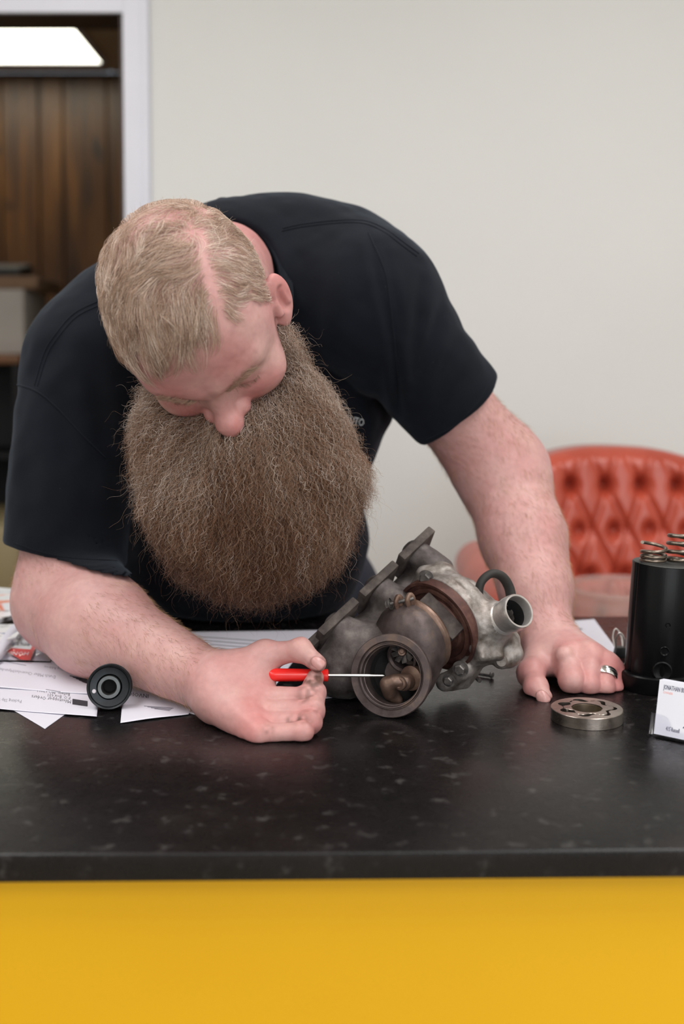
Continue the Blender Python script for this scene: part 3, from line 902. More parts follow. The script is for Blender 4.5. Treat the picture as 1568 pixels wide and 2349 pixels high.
def shirt_fn(P):
    d = shirt_core(P)
    m = np.abs(d) < .03
    if m.any(): d[m] += cloth(P[m])
    # hems
    aL, aR = sph(P, SHl, .16) < 0, (sph(P, SHr, .16) < 0) & (P[:, 1] < 1.44) & (P[:, 0] < W(360, 1280, 1.37)[0])
    if aL.any(): d[aL] = smin(d[aL], arm_l(P[aL]) - .006, .006)
    if aR.any(): d[aR] = smin(d[aR], arm_r(P[aR]) - .006, .006)
    tl = (P - SHl.astype(f32)) @ nl.astype(f32); tr = (P - SHr.astype(f32)) @ nr.astype(f32)
    tl = tl + .0025 * vnoise(P, 30, 14); 
    nearl = np.sqrt(((P - SHl.astype(f32)) ** 2).sum(1)) < .17; nearr = (np.sqrt(((P - SHr.astype(f32)) ** 2).sum(1)) < .22) & (P[:, 1] < 1.44)
    dl = smax(d, tl, .004); d = np.where(nearl, dl, d)
    dr_ = smax(d, tr, .004); d = np.where(nearr & (P[:, 0] < W(360, 1280, 1.37)[0]), dr_, d)
    # sleeve openings round the arms, neck opening
    m2 = nearl & (tl > -.045)
    if m2.any(): d[m2] = smax(d[m2], -(np.maximum(arm_l(P[m2]) - .0025, (-tl[m2] - .03))), .002)
    m3 = nearr & (tr > -.045) & (P[:, 0] < W(360, 1280, 1.37)[0])
    if m3.any(): d[m3] = smax(d[m3], -(np.maximum(arm_r(P[m3]) - .0025, (-tr[m3] - .03))), .002)
    nk = rc(P, NK0 - NKA * .1, W(508, 630, 1.375), .072, .069)
    d = smax(d, -nk, .008)
    # rests on the counter
    cb_ = np.maximum(P[:, 2] - (CT + .0015), P[:, 1] - (cmid[1] + CDEP + .005))
    return smax(d, -cb_, .012)
s_lo = np.min([W(-60, 1000, 1.45), W(600, 460, 1.2), W(600, 1480, 1.9)], 0) - .06; s_lo[2] = .70; s_lo[1] = 1.2
s_hi = np.array([W(1180, 900, 1.5)[0] + .03, 2.02, W(700, 430, 1.55)[2] + .03])
shirt_me = sdf_mesh('t_shirt', shirt_fn, s_lo, s_hi, .0027, 12)
m = Mat('black_jersey'); m.set(Roughness=.9, Sheen_Weight=.10, Sheen_Roughness=.45, Sheen_Tint=(.55, .65, .8, 1), Specular_IOR_Level=.2)
n_ = m.noise(420, 3, .6); n2_ = m.noise(9, 4)
lint = m.ramp(m.noise(600, 1, .4), [(.80, (0, 0, 0, 1)), (.84, (.05, .06, .07, 1))])
m.color(m.mix(1.0, m.ramp(n2_, [(.3, srgb(8, 11, 18)), (.7, srgb(12, 16, 25))]), lint, 'ADD'))
m.bump(n_, .35, .0006)
M_shirt = m.m
shirt = link('t_shirt', shirt_me, M_shirt, person); shirt['label'] = 'black t-shirt'
SB = bvh_of(shirt_me)
def seam(pts, r=.0009, n=70, off=.0002, dbl=None):
    P_ = catmull([(x, y, 0) for x, y in pts], n)
    out = [cast(SB, W(p[0], p[1], 1.4), off) for p in P_]
    out = [p for p in out if p is not None]
    if len(out) > 3:
        o = np.array(out); k = np.ones(5) / 5
        for c in range(3): o[2:-2, c] = np.convolve(o[:, c], k, 'valid')
        link('seam', tube_me('seam', o, r, 6), M_shirt, shirt)
seam([(648, 524), (690, 515), (760, 507), (830, 506), (880, 524), (930, 560), (960, 582)])
seam([(646, 530), (690, 521), (760, 513), (828, 512), (876, 530), (925, 566), (955, 588)])
seam([(845, 535), (882, 622), (897, 716), (906, 800), (915, 876), (917, 950)], .0011)
seam([(228, 690), (170, 719), (128, 766), (102, 808), (79, 885)]); seam([(232, 698), (175, 727), (134, 773), (109, 813), (86, 886)])
seam([(24, 878), (80, 895), (130, 935), (190, 1000), (240, 1050)], .0011)
seam([(1124, 868), (1094, 924), (1040, 977), (978, 1008)], .0007); seam([(30, 1244), (100, 1268), (180, 1282), (268, 1286)], .0007)
# ribbed collar band
ring_in = [(488, 474, 1.425), (508, 466, 1.432), (534, 474, 1.430), (565, 505, 1.415), (600, 545, 1.395), (628, 590, 1.375), (640, 640, 1.355), (642, 700, 1.330), (610, 800, 1.295), (520, 860, 1.270), (420, 850, 1.265), (345, 780, 1.280), (330, 680, 1.320), (370, 560, 1.370), (430, 500, 1.405)]
ring_out = [(482, 468, 1.438), (508, 456, 1.445), (542, 464, 1.445), (582, 496, 1.433), (624, 536, 1.415), (654, 586, 1.395), (668, 640, 1.372), (668, 710, 1.345), (630, 830, 1.315), (525, 900, 1.295), (400, 890, 1.290), (318, 800, 1.305), (305, 680, 1.345), (348, 545, 1.390), (420, 482, 1.422)]
def loop(pts, n):
    p = np.array([W(*a) for a in pts]); p = np.vstack([p[-2:], p, p[:3]])
    c = catmull(p, n * 4); k = len(pts); tot = len(p) - 1
    i0 = int(2 / tot * (n * 4 - 1)); i1 = int((2 + k) / tot * (n * 4 - 1))
    s = np.linspace(i0, i1, n, endpoint=False).astype(int); return c[s]
LI, LO = loop(ring_in, 360), loop(ring_out, 360)
Vc = []; Fc = []
nk_c = np.mean(LI, 0)
for i in range(360):
    rib = .0005 * (1 if i % 2 else -1)
    nn = nrm(np.cross(LO[i] - LI[i], LI[(i + 1) % 360] - LI[i - 1]))
    if np.dot(nn, np.array([0, -1, .2])) < 0: nn = -nn
    Vc.append(LI[i] + NKA * .034 - nn * .002)
    for t, lift in ((0, .0012), (.08, .0026), (.5, .0030), (.92, .0026), (1, .0008), (1.02, -.004)):
        Vc.append(LI[i] * (1 - t) + LO[i] * t + nn * (lift + (rib if 0.0 < t < 1 else 0)))
for i in range(360):
    for j in range(6): Fc.append((i * 7 + j, i * 7 + j + 1, ((i + 1) % 360) * 7 + j + 1, ((i + 1) % 360) * 7 + j))
link('collar', mesh_np('collar', np.array(Vc), np.array(Fc)), M_shirt, shirt)
# chest print
def text_me(name, txt, size, sx=1.0, res=2):
    c = bpy.data.curves.new(name, 'FONT'); c.body = txt; c.size = size; c.resolution_u = res; c.fill_mode = 'FRONT'
    o = bpy.data.objects.new(name, c); COL.objects.link(o)
    dg = bpy.context.evaluated_depsgraph_get(); me = bpy.data.meshes.new_from_object(o.evaluated_get(dg))
    bpy.data.objects.remove(o); bpy.data.curves.remove(c)
    v = verts_of(me); v[:, 0] *= sx; me.vertices.foreach_set('co', v.ravel()); me.name = name
    return me
M_print = plain('white_print', srgb(200, 202, 204), .7, var=.1, scale=300)
def shirt_text(txt, px, py, hpx, ang, sx):
    me = text_me('chest_print', txt, hpx * 1.42, sx)
    v = verts_of(me).astype(float); c, s = math.cos(ang), math.sin(ang); out = []
    for x, y, z in v:
        X, Y_ = px + x * c + y * s, py - (y * c - x * s)
        h_ = cast(SB, W(X, Y_, 1.4), .0006)
        out.append(h_ if h_ is not None else W(X, Y_, 1.4))
    me.vertices.foreach_set('co', np.array(out, f32).ravel()); me.update()
    link('chest_print', me, M_print, shirt)['label'] = 'white chest lettering'
shirt_text('OP AUTO', 764, 962, 17, math.radians(13), .66)
shirt_text('AIR', 780, 976, 13, math.radians(13), .66)

# trousers and shoes behind the counter
hipc = W(600, 1330, 1.82)
def trous_fn(P):
    d = ell(P, hipc + np.array([0, .02, -.03]), (.185, .15, .16))
    for s in (-1, 1):
        hx = hipc + np.array([s * .095, .03, -.06]); kn = np.array([hx[0] + s * .03, hx[1] + .02, .47]); an = np.array([kn[0] + s * .01, kn[1] + .06, .09])
        d = smin(d, rc(P, hx, kn, .098, .068), .04); d = smin(d, rc(P, kn, an, .068, .055), .03)
    d = d + .003 * vnoise(P, 18, 20)
    return smax(d, .07 - P[:, 2], .01)
tr_me = sdf_mesh('trousers', trous_fn, hipc - np.array([.36, .3, hipc[2] - .05]), hipc + np.array([.36, .36, .2]), .009, 12)
link('trousers', tr_me, plain('denim', srgb(30, 36, 50), .85, var=.2, scale=60), person)
for s in (-1, 1):
    an = np.array([hipc[0] + s * .135, hipc[1] + .11, 0])
    def shoe_fn(P, an=an):
        d = smin(ell(P, an + np.array([0, -.09, .035]), (.05, .115, .042)), ell(P, an + np.array([0, 0, .06]), (.046, .062, .065)), .03)
        return smax(d, .0005 - P[:, 2], .004)
    sm = sdf_mesh('shoe', shoe_fn, an - np.array([.08, .26, .02]), an + np.array([.08, .1, .16]), .006, 8)
    link('shoe', sm, plain('shoe_leather', srgb(30, 26, 24), .4), person)

# ------------------------------------------------------------------ hair
def hair_mat(name, stops, rough=.35, dark=None):
    m = Mat(name)
    a = m.new('ShaderNodeAttribute', attribute_name='tint')
    hi = m.new('ShaderNodeHairInfo')
    c = m.ramp(a.outputs['Fac'], stops)
    v = m.ramp(hi.outputs['Random'], [(0, (.72, .72, .72, 1)), (1, (1.18, 1.18, 1.18, 1))])
    m.color(m.mix(1.0, c, v, 'MULTIPLY'))
    m.set(Roughness=rough, Specular_IOR_Level=.55)
    return m.m
M_beard = hair_mat('beard_hair', [(0, srgb(78, 46, 26)), (.3, srgb(118, 80, 54)), (.6, srgb(154, 128, 108)), (1, srgb(212, 198, 188))], .38)
M_hair = hair_mat('blond_hair', [(0, srgb(128, 98, 80)), (.5, srgb(184, 154, 132)), (1, srgb(232, 214, 200))], .34)
M_fuzz = hair_mat('arm_hair', [(0, srgb(128, 84, 56)), (1, srgb(206, 168, 128))], .4)

# beard volume: what the outline of the photo shows, hanging from the jaw
BC_ = W(584, 1120, 1.175)
def beard_vol(P):
    d = ell(P, BC_, (.107, .062, .103))
    d = smin(d, ell(P, W(580, 1220, 1.172), (.092, .058, .060)), .03)
    d = smin(d, rc(P, W(665, 800, 1.185), W(706, 960, 1.175), .010, .026), .03)
    d = smin(d, rc(P, W(706, 960, 1.175), W(742, 1090, 1.17), .026, .040), .03)
    d = smin(d, rc(P, W(652, 752, 1.150), W(664, 810, 1.178), .006, .012), .012)      # sideburn
    d = smin(d, rc(P, W(352, 905, 1.20), W(375, 1010, 1.185), .014, .026), .03)
    d = smin(d, rc(P, W(375, 1010, 1.185), W(412, 1120, 1.175), .026, .038), .03)
    d = smin(d, rc(P, W(475, 1030, 1.155), W(420, 1050, 1.16), .012, .018), .02)
    d = smin(d, rc(P, W(570, 1015, 1.155), W(670, 985, 1.16), .012, .022), .02)
    d = smin(d, rc(P, W(520, 1050, 1.15), W(560, 1070, 1.15), .016, .02), .02)
    d = smin(d, rc(P, W(660, 850, 1.185), W(695, 940, 1.17), .010, .018), .02)
    d = smin(d, rc(P, W(335, 945, 1.19), W(400, 1030, 1.175), .010, .018), .02)
    return d
def beard_fn(P): return smax(beard_vol(P) + .004 * vnoise(P, 45, 31), -(shirt_core(P) - .004), .01)
def beard_core(P): return beard_fn(P) + .010 + .003 * vnoise(P, 130, 32)
b_lo, b_hi = W(250, 1440, 1.17) - np.array([0, .13, 0]), W(880, 715, 1.17) + np.array([0, .13, 0])
core_me = sdf_mesh('beard', beard_core, b_lo, b_hi, .0035, 10)
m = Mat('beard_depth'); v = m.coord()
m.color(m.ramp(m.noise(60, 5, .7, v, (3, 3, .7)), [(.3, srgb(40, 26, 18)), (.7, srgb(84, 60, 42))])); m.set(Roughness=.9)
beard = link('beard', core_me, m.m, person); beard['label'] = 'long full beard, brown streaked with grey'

def perp(D, R):
    A = R - (R * D).sum(-1, keepdims=True) * D
    A /= np.linalg.norm(A, axis=-1, keepdims=True) + 1e-9
    return A, np.cross(D, A)
SRC = W(540, 965, 1.185)
def make_beard(n, k=20):
    P = []
    while sum(map(len, P)) < n:
        c = (b_lo + RNG.random((60000, 3)) * (b_hi - b_lo)).astype(f32)
        d = beard_fn(c); keep = (d < .0015) & (d > -.013)
        c = c[keep]
        hd = head_sdf(c); c = c[hd > -.001]
        P.append(c)
    P = np.concatenate(P)[:n].astype(np.float64)
    N = grad(beard_fn, P, .004).astype(float)
    D = P - SRC; D /= np.linalg.norm(D, axis=1)[:, None]
    D += np.array([0, -.1, -.75])
    up = np.clip((P[:, 2] - W(540, 1000, 1.17)[2]) / .05, 0, 1)[:, None]
    D += up * np.array([0, -.05, -.5]) + up * np.sign(P[:, :1] - SRC[0]) * np.array([.35, 0, 0])
    D += .38 * np.stack([vnoise(P, 38, 41), vnoise(P, 38, 42), vnoise(P, 38, 43)], 1) + .42 * RNG.normal(size=P.shape)
    D -= (D * N).sum(1)[:, None] * N * .85
    D /= np.linalg.norm(D, axis=1)[:, None]
    D += N * RNG.uniform(-.02, .34, (n, 1)) ; D /= np.linalg.norm(D, axis=1)[:, None]
    L = RNG.uniform(.018, .042, n)
    fly = RNG.random(n) < .09
    D[fly] += N[fly] * RNG.uniform(.1, .6, (fly.sum(), 1)); D /= np.linalg.norm(D, axis=1)[:, None]
    A, B = perp(D, RNG.normal(size=P.shape))
    t = np.linspace(0, 1, k)
    ph = RNG.uniform(0, 6.28, n); turns = L / RNG.uniform(.007, .016, n); amp = RNG.uniform(.0010, .0032, n)
    amp = np.where(fly, amp * 1.5, amp)
    an = ph[:, None] + 2 * np.pi * turns[:, None] * t[None]
    am = amp[:, None] * (.35 + .65 * t[None])
    bend = RNG.normal(0, .0035, (n, 1)) * (t[None] ** 2)
    S = (P[:, None] + D[:, None] * ((t[None, :, None] - .45) * L[:, None, None])
         + A[:, None] * (am * np.cos(an) + bend)[..., None] + B[:, None] * (am * np.sin(an))[..., None]
         + np.array([0, 0, -.004]) * (t[None, :, None] ** 2))
    # streaks of grey high up and at the sides, browner low down
    hgt = np.clip((P[:, 2] - W(540, 1380, 1.17)[2]) / .21, 0, 1)
    side = np.abs(P[:, 0] - BC_[0]) / .12
    tint = -.02 + .50 * hgt + .20 * side * hgt + .22 * vnoise(P, 24, 44) + .15 * RNG.normal(size=n)
    tint += np.where(RNG.random(n) < .14, .45, 0)
    return S, np.clip(tint, 0, 1)
S_, T_ = make_beard(36000)
hair_obj('beard_strands', S_, RNG.uniform(.00009, .00017, len(S_)), M_beard, beard, T_)
# loose wisps round the edge and below
S_, T_ = make_beard(900, 26)
c0 = S_[:, :1]; S_ = c0 + (S_ - c0) * np.linspace(1.1, 1.75, 26)[None, :, None]
hair_obj('beard_wisps', S_, np.full(len(S_), .00008), M_beard, beard, T_)

# head hair grown in the head's own frame
def head_proj(q, it=3):
    for _ in range(it): q = q - (scalp(q)[:, None] * grad(scalp, q, .002))
    return q
def hairline(q):
    r, f, u = q[:, 0], q[:, 1], q[:, 2]
    front = .064 - .25 * np.abs(r) - .16 * np.maximum(0, np.abs(r) - .035) + .006 * np.sin(r * 150)
    ok = (f < front + .18 * np.maximum(0, u - .06)) & (u > -.03 - .25 * np.maximum(0, -f)) 
    side = (np.abs(r) > .05) & (f > -.005 + .25 * (u + .01)) & (u < .045)
    okside = ~((np.abs(r) > .045) & (f > .022 + .3 * u) & (u < .06))
    temple_low = ~((u < .0) & (f > -.012))
    return ok & okside & temple_low
PART = .046
def make_head(n, k=16):
    Q = []
    while sum(map(len, Q)) < n:
        v = RNG.normal(size=(20000, 3)); v /= np.linalg.norm(v, axis=1)[:, None]
        q = (v * np.array([.0775, .0925, .09]) + np.array([0, -.006, .014])).astype(f32)
        q = head_proj(q)
        q = q[hairline(q)]
        r, f, u = q[:, 0], q[:, 1], q[:, 2]
        # bare parting, thin crown
        pw = PART + .05 * np.clip(f + .02, -.08, .08) * -.2
        pd = np.abs(r - pw)
        keep = np.where((u > .04), np.clip((pd - .0008) / .0025, 0, 1), 1)
        crown = np.exp(-(((r - .006) / .038) ** 2 + ((f + .060) / .027) ** 2)) * (u > .02)
        keep = keep * (1 - .80 * crown)
        frontthin = np.clip((f - .052) / .02, 0, 1) * (u > .05); keep = keep * (1 - .45 * frontthin)
        q = q[RNG.random(len(q)) < keep]
        Q.append(q)
    q = np.concatenate(Q)[:n].astype(float)
    r, f, u = q[:, 0], q[:, 1], q[:, 2]
    right_side = (r > PART) & (u > -.2)                     # his left of the parting: short, combed down and back
    back = (f < -.068) | ((u < .01) & (f < -.03))
    left_side = (r < -.058)
    L = np.where(right_side, RNG.uniform(.016, .026, n), RNG.uniform(.028, .068, n))
    L = np.where(back, RNG.uniform(.010, .020, n), L)
    L = np.where(left_side, RNG.uniform(.025, .042, n), L)
    L *= np.where(np.exp(-(((r - .002) / .04) ** 2 + ((f + .055) / .030) ** 2)) > .5, .55, 1)
    qs = [q.astype(f32)]
    p = q.astype(f32).copy(); lift = np.zeros(n)
    maxl = np.where(right_side, .0035, .0070) * RNG.uniform(.4, 1.1, n); maxl = np.where(back | left_side, .0045, maxl)
    jit = RNG.normal(0, .16, (n, 3)); ph = RNG.uniform(0, 6.28, n)
    base_p = p.copy()
    for s in range(1, k):
        t = s / (k - 1)
        rr, ff, uu = p[:, 0], p[:, 1], p[:, 2]
        D = np.empty((n, 3))
        sweep = .75 + .45 * np.sin(base_p[:, 1] * 60 + 2.2 * t + 1.0)
        D[:] = np.stack([-.62 * sweep, .55 + .35 * np.cos(base_p[:, 0] * 50 + t * 3.0), -.05 * np.ones(n)], 1)
        fr = np.clip((ff - .02) / .04, 0, 1); D = D * (1 - .45 * fr[:, None]) + fr[:, None] * np.array([-.25, .45, -.4])
        D[right_side] = np.array([.55, -.22, -.75])
        D[left_side] = np.array([-.15, .25, -.9])
        D[back] = np.stack([rr[back] * 6, -.7 * np.ones(back.sum()), -.5 * np.ones(back.sum())], 1)
        clump = np.stack([vnoise(base_p, 90, 51), vnoise(base_p, 90, 52), vnoise(base_p, 90, 53)], 1)
        w2 = np.stack([vnoise(p, 45, 54), vnoise(p, 45, 55), vnoise(p, 45, 56)], 1)
        D = D + .55 * clump + .45 * w2 + jit
        sp = right_side & ~back
        D[sp] -= .15 * clump[sp]
        N = grad(scalp, p, .002)
        D -= (D * N).sum(1)[:, None] * N
        D /= np.linalg.norm(D, axis=1)[:, None] + 1e-9
        p = (p + D * (L / (k - 1))[:, None]).astype(f32)
        lift = maxl * np.sin(np.pi * (.04 + .86 * t)) * (1 + .35 * vnoise(p, 120, 57))
        tgt = scalp(p); N = grad(scalp, p, .002)
        p = (p - N * (tgt - lift)[:, None]).astype(f32)
        qs.append(p.copy())
    S = np.stack(qs, 1)
    if n > 3000:                                             # gather the strands into locks
        gi = RNG.choice(n, 420, replace=False); g0 = q[gi]
        near = np.concatenate([((q[a:a + 2000, None] - g0[None]) ** 2 * np.array([1, 1, 1])).sum(2).argmin(1) for a in range(0, n, 2000)])
        gp = S[gi][near]; w = (np.linspace(0, 1, k) ** 1.2 * .72)[None, :, None] * np.where(right_side | back, .55, 1.0)[:, None, None]
        same = ((right_side[gi][near] == right_side) & (back[gi][near] == back))[:, None, None]
        own = S + 0
        S = np.where(same, S * (1 - w) + (gp + (q - g0[near])[:, None] * .30) * w, S)
        lk = vnoise(g0, 900, 59)[near]
    else: lk = np.zeros(n)
    tint = .26 * lk + .56 + .34 * vnoise(q, 130, 58) + .16 * RNG.normal(size=n)
    tint = np.where(right_side, tint + .06, tint)
    return from_head(S.reshape(-1, 3)).reshape(S.shape), np.clip(tint, 0, 1)
S_, T_ = make_head(15500)
hair = hair_obj('hair', S_, RNG.uniform(.00010, .00016, len(S_)), M_hair, person, T_)
hair['label'] = 'short blond hair combed over from a side parting'
# frizz standing off the crown and sides
S_, T_ = make_head(700, 12)
N = (S_[:, :1] - from_head((0, -.014, .014))); N /= np.linalg.norm(N, axis=2)[..., None]
S_ = S_ + N * (np.linspace(0, 1, 12)[None, :, None] ** 1.3) * RNG.uniform(.004, .018, (len(S_), 1, 1))
S_ = S_[:, :1] + (S_ - S_[:, :1]) * .55
hair_obj('hair_frizz', S_, np.full(len(S_), .00007), M_hair, person, T_)
# eyebrows and lashes
def strip(n, fn, L, rad, tint_lo, tint_hi, name):
    q, D = fn(n)
    hs = np.asarray(q, f32)
    w = from_head(hs); 
    for _ in range(3): w = w - head_sdf(w.astype(f32))[:, None] * grad(head_sdf, w.astype(f32))
    Nw = grad(head_sdf, w.astype(f32)); Dw = D @ HM.T
    Dw = Dw - (Dw * Nw).sum(1)[:, None] * Nw * .8 + Nw * .18; Dw /= np.linalg.norm(Dw, axis=1)[:, None]
    t = np.linspace(0, 1, 6)
    S = w[:, None] + Dw[:, None] * (t[None, :, None] * (L * RNG.uniform(.6, 1.1, n))[:, None, None]) + Nw[:, None] * (.0012 * np.sin(t * np.pi))[None, :, None]
    hair_obj(name, S, np.full(n, rad), M_hair, person, RNG.uniform(tint_lo, tint_hi, n))
def brow(n):
    s = np.where(RNG.random(n) < .5, -1, 1); t = RNG.random(n)
    r = .012 + .036 * t
    q = np.stack([s * r, .092 - .30 * np.maximum(0, r - .02), .0015 + .006 * np.sin(t * 2.4) + RNG.normal(0, .0022, n)], 1)
    D = np.stack([s * (.5 + .4 * t), np.full(n, .1), .25 - .5 * t], 1) + RNG.normal(0, .15, (n, 3)); return q, D
strip(620, brow, .009, .00008, .0, .45, 'eyebrows')
def lash(n):
    s = np.where(RNG.random(n) < .5, -1, 1); t = RNG.random(n)
    q = np.stack([s * (.020 + .026 * t), .090 - .008 * t, -.0235 + .0012 * np.sin(t * 3)], 1)
    return q, np.stack([s * .25 * np.ones(n), .8 * np.ones(n), -.7 * np.ones(n)], 1) + RNG.normal(0, .1, (n, 3))
strip(160, lash, .007, .00008, .0, .3, 'eyelashes')

# fine hair on the arms
def arm_fuzz(n):
    va = V[(V[:, 2] > CT + .004)]
    dr = np.minimum(rc(va, W(160, 1300, 1.35), ER, .058, .053), np.minimum(rc(va, ER, MR, .05, .0525), rc(va, MR, W(470, 1555, 1.15), .0515, .031)))
    dl = np.minimum(rc(va, W(1060, 950, 1.445), EL, .058, .05), np.minimum(rc(va, EL, ML, .0515, .0485), rc(va, ML, W(1256, 1440, 1.32), .05, .030)))
    c = va[(np.minimum(dr, dl) < .009)]
    isr = c[:, 0] < 0
    i = RNG.integers(0, len(c), n); P = c[i].astype(float) + RNG.normal(0, .0009, (n, 3)); isr = isr[i]
    P = P - body_sdf(P.astype(f32))[:, None] * grad(body_sdf, P.astype(f32))
    N = grad(body_sdf, P.astype(f32))
    D = np.where(isr[:, None], nrm(WR - ER) + np.array([.1, -.1, -.35]), nrm(WL - EL) + np.array([.35, -.2, 0]))
    D = D + .35 * np.stack([vnoise(P, 50, 61), vnoise(P, 50, 62), vnoise(P, 50, 63)], 1) + RNG.normal(0, .25, (n, 3))
    D -= (D * N).sum(1)[:, None] * N; D /= np.linalg.norm(D, axis=1)[:, None]
    L = RNG.uniform(.005, .011, n); t = np.linspace(0, 1, 6)
    S = P[:, None] + D[:, None] * (t[None, :, None] * L[:, None, None]) + N[:, None] * (t[None, :, None] * L[:, None, None] * RNG.uniform(.15, .5, (n, 1, 1))) 
    return S, RNG.uniform(0, 1, n)
S_, T_ = arm_fuzz(9000)
hair_obj('arm_hair', S_, np.full(len(S_), .00007), M_fuzz, person, T_)

# ------------------------------------------------------------------ turbocharger
def iron(name, a, b, c, rough=.62, metal=.55, scale=60):
    m = Mat(name); n1 = m.noise(scale, 6, .62); n2 = m.noise(scale * .22, 4, .6); n3 = m.noise(scale * 9, 3, .6)
    c1 = m.ramp(n1, [(.3, a), (.52, b), (.74, c)])
    c2 = m.ramp(n2, [(.35, (.75, .72, .70, 1)), (.65, (1.1, 1.06, 1.02, 1))])
    m.color(m.mix(1.0, c1, c2, 'MULTIPLY')); m.set(Roughness=rough, Metallic=metal); m.rough(n1, rough - .12, rough + .12)
    m.bump(n3, .35, .0005); return m.m
M_iron = iron('cast_iron', srgb(70, 63, 62), srgb(104, 98, 98), srgb(136, 130, 128))
M_plate = iron('flange_iron', srgb(56, 49, 46), srgb(86, 78, 75), srgb(112, 104, 100), .7, .35, 90)
M_hot = iron('heat_stained_iron', srgb(72, 62, 60), srgb(102, 92, 92), srgb(132, 112, 100), .5, .6, 40)
M_rust = iron('rusty_steel', srgb(58, 36, 32), srgb(88, 58, 52), srgb(120, 88, 78), .6, .3, 50)
M_alu = iron('cast_aluminium', srgb(104, 94, 86), srgb(154, 149, 146), srgb(186, 183, 182), .5, .6, 70)
M_machined = iron('machined_aluminium', srgb(172, 168, 166), srgb(206, 204, 204), srgb(224, 222, 222), .34, .75, 30)
M_bronze = iron('bronzed_clamp', srgb(92, 74, 66), srgb(136, 112, 100), srgb(168, 144, 130), .42, .6, 40)
M_bolt = iron('bolt_steel', srgb(70, 68, 68), srgb(108, 106, 106), srgb(140, 136, 132), .42, .6, 120)
M_rubber = plain('black_rubber', srgb(42, 40, 38), .7, var=.25, scale=60)
M_bore = plain('dark_bore', srgb(20, 18, 18), .85)  # near-black colour shared by the bores, oil ports and bolt holes
turbo = empty('turbocharger', tuple(G(960, 1600))); tag(turbo, 'dismantled turbocharger with rusty exhaust manifold lying on the counter', 'turbocharger')
def tp(name, me, mat, parent=None): return world_child(link(name, me, mat), parent or turbo)
AX = nrm((-.70, -.68, -.32))                       # turbo shaft, from compressor to turbine
RN = nrm((-.30, -.92, .20))                        # outlet flange, facing the camera
RC_ = W(894, 1550, 1.128)
# outlet flange ring with stepped lip
tp('outlet_flange', lathe_me('outlet_flange', [(.030, -.052), (.0345, -.050), (.0355, -.012), (.0405, -.0095), (.0415, -.007), (.0415, -.0012), (.0408, 0), (.0345, 0), (.0338, -.0012), (.0335, -.004), (.0322, -.0042), (.0318, -.0018), (.0308, -.0020), (.0302, -.0045), (.0300, -.0085), (.0292, -.009), (.0288, -.030), (.0286, -.050)], 96, RC_, RN, closed=True, angle=25), M_hot)
RM = frame_from(RN)
def rp(x, y, h):  # point in the flange frame: pixels right / down in the photo, metres inwards
    return RC_ + np.array([x, 0, -y]) * (1.13 / FPX) - RN * h + np.array([0, -x * .30 / .92 * (-1) * 0, 0]) * 0
bowl = tp('outlet_bowl', lathe_me('outlet_bowl', [(0, -.046), (.012, -.046), (.020, -.043), (.0265, -.036), (.0286, -.026), (.0292, -.026), (.0292, -.050), (0, -.050)], 64, RC_, RN), M_bore)
# turbine wheel port and wastegate
pc = rp(13, -42, .030)
tp('turbine_port', lathe_me('turbine_port', [(.0125, -.010), (.0128, .002), (.0145, .0045), (.0165, .004), (.0172, .000), (.0172, -.010)], 48, pc, nrm(RN + np.array([-.25, 0, -.35]))), M_hot)
tp('turbine_nut', lathe_me('turbine_nut', [(0, .004), (.0022, .004), (.0024, .001), (.004, .0006), (.0046, -.002), (.0046, -.010)], 24, rp(12, -54, .026), nrm(RN + np.array([.25, 0, .2]))), M_bronze)
for a in range(9):
    ang = a * 2 * math.pi / 9; fr = frame_from(nrm(RN + np.array([.25, 0, .2]))); cc = rp(12, -54, .030)
    dv = fr @ np.array([math.cos(ang), math.sin(ang), 0]); ev = fr @ np.array([-math.sin(ang), math.cos(ang), .7])
    tp('turbine_blade', obox_me('turbine_blade', cc + dv * .0078, np.stack([dv, nrm(ev), np.cross(dv, nrm(ev))], 1), (.0040, .0030, .0004)), M_bolt)
wg = rp(40, 8, .022)
WN = nrm(RN + np.array([-.35, 0, -.10]))
gate = tp('wastegate_flap', lathe_me('wastegate_flap', [(0, .004), (.0095, .004), (.0125, .003), (.0135, 0), (.0135, -.006), (.012, -.010)], 40, wg + WN * .001, WN), M_bronze)
boss = tp('wastegate_boss', lathe_me('wastegate_boss', [(.0085, -.002), (.0085, .009), (.0075, .0105), (.0062, .0108), (.0062, .0125), (.0070, .0135), (.0066, .0158), (.0045, .0165), (.0038, .0160), (.0030, .0150), (0, .0150)], 36, rp(31, 16, .018), WN), M_bronze)
def arm_fn(P):
    d = chain(P, [rp(30, 14, .012), rp(4, 14, .010), rp(-13, 22, .012), rp(-12, 40, .018), rp(-8, 50, .028)], [.0075, .0072, .0082, .0076, .0065])
    d = smin(d, rc(P, rp(-14, 50, .022), rp(8, 62, .022), .0042, .0042), .006)
    return d
tp('wastegate_arm', sdf_mesh('wastegate_arm', arm_fn, RC_ - .05, RC_ + .05, .0012, 10), M_bronze)
# turbine housing: snail around the shaft, necked into the outlet flange
TC = W(938, 1472, 1.175)
def housing_fn(P):
    d = tor(P, TC, AX, .0205, .0195)
    d = smin(d, cyl(P, TC - AX * .006, AX, .036, .012, .006), .012)
    d = smin(d, sph(P, TC, .026), .015)
    d = smin(d, cyl(P, RC_ - RN * .040, RN, .0345, .018, .008), .018)
    d = smax(d, -cyl(P, RC_ - RN * .012, RN, .0300, .032, .003), .003)
    return d + .0004 * vnoise(P, 160, 71)
lo_, hi_ = TC - .085, TC + .085
tp('turbine_housing', sdf_mesh('turbine_housing', housing_fn, lo_, hi_, .0016, 10), M_hot)
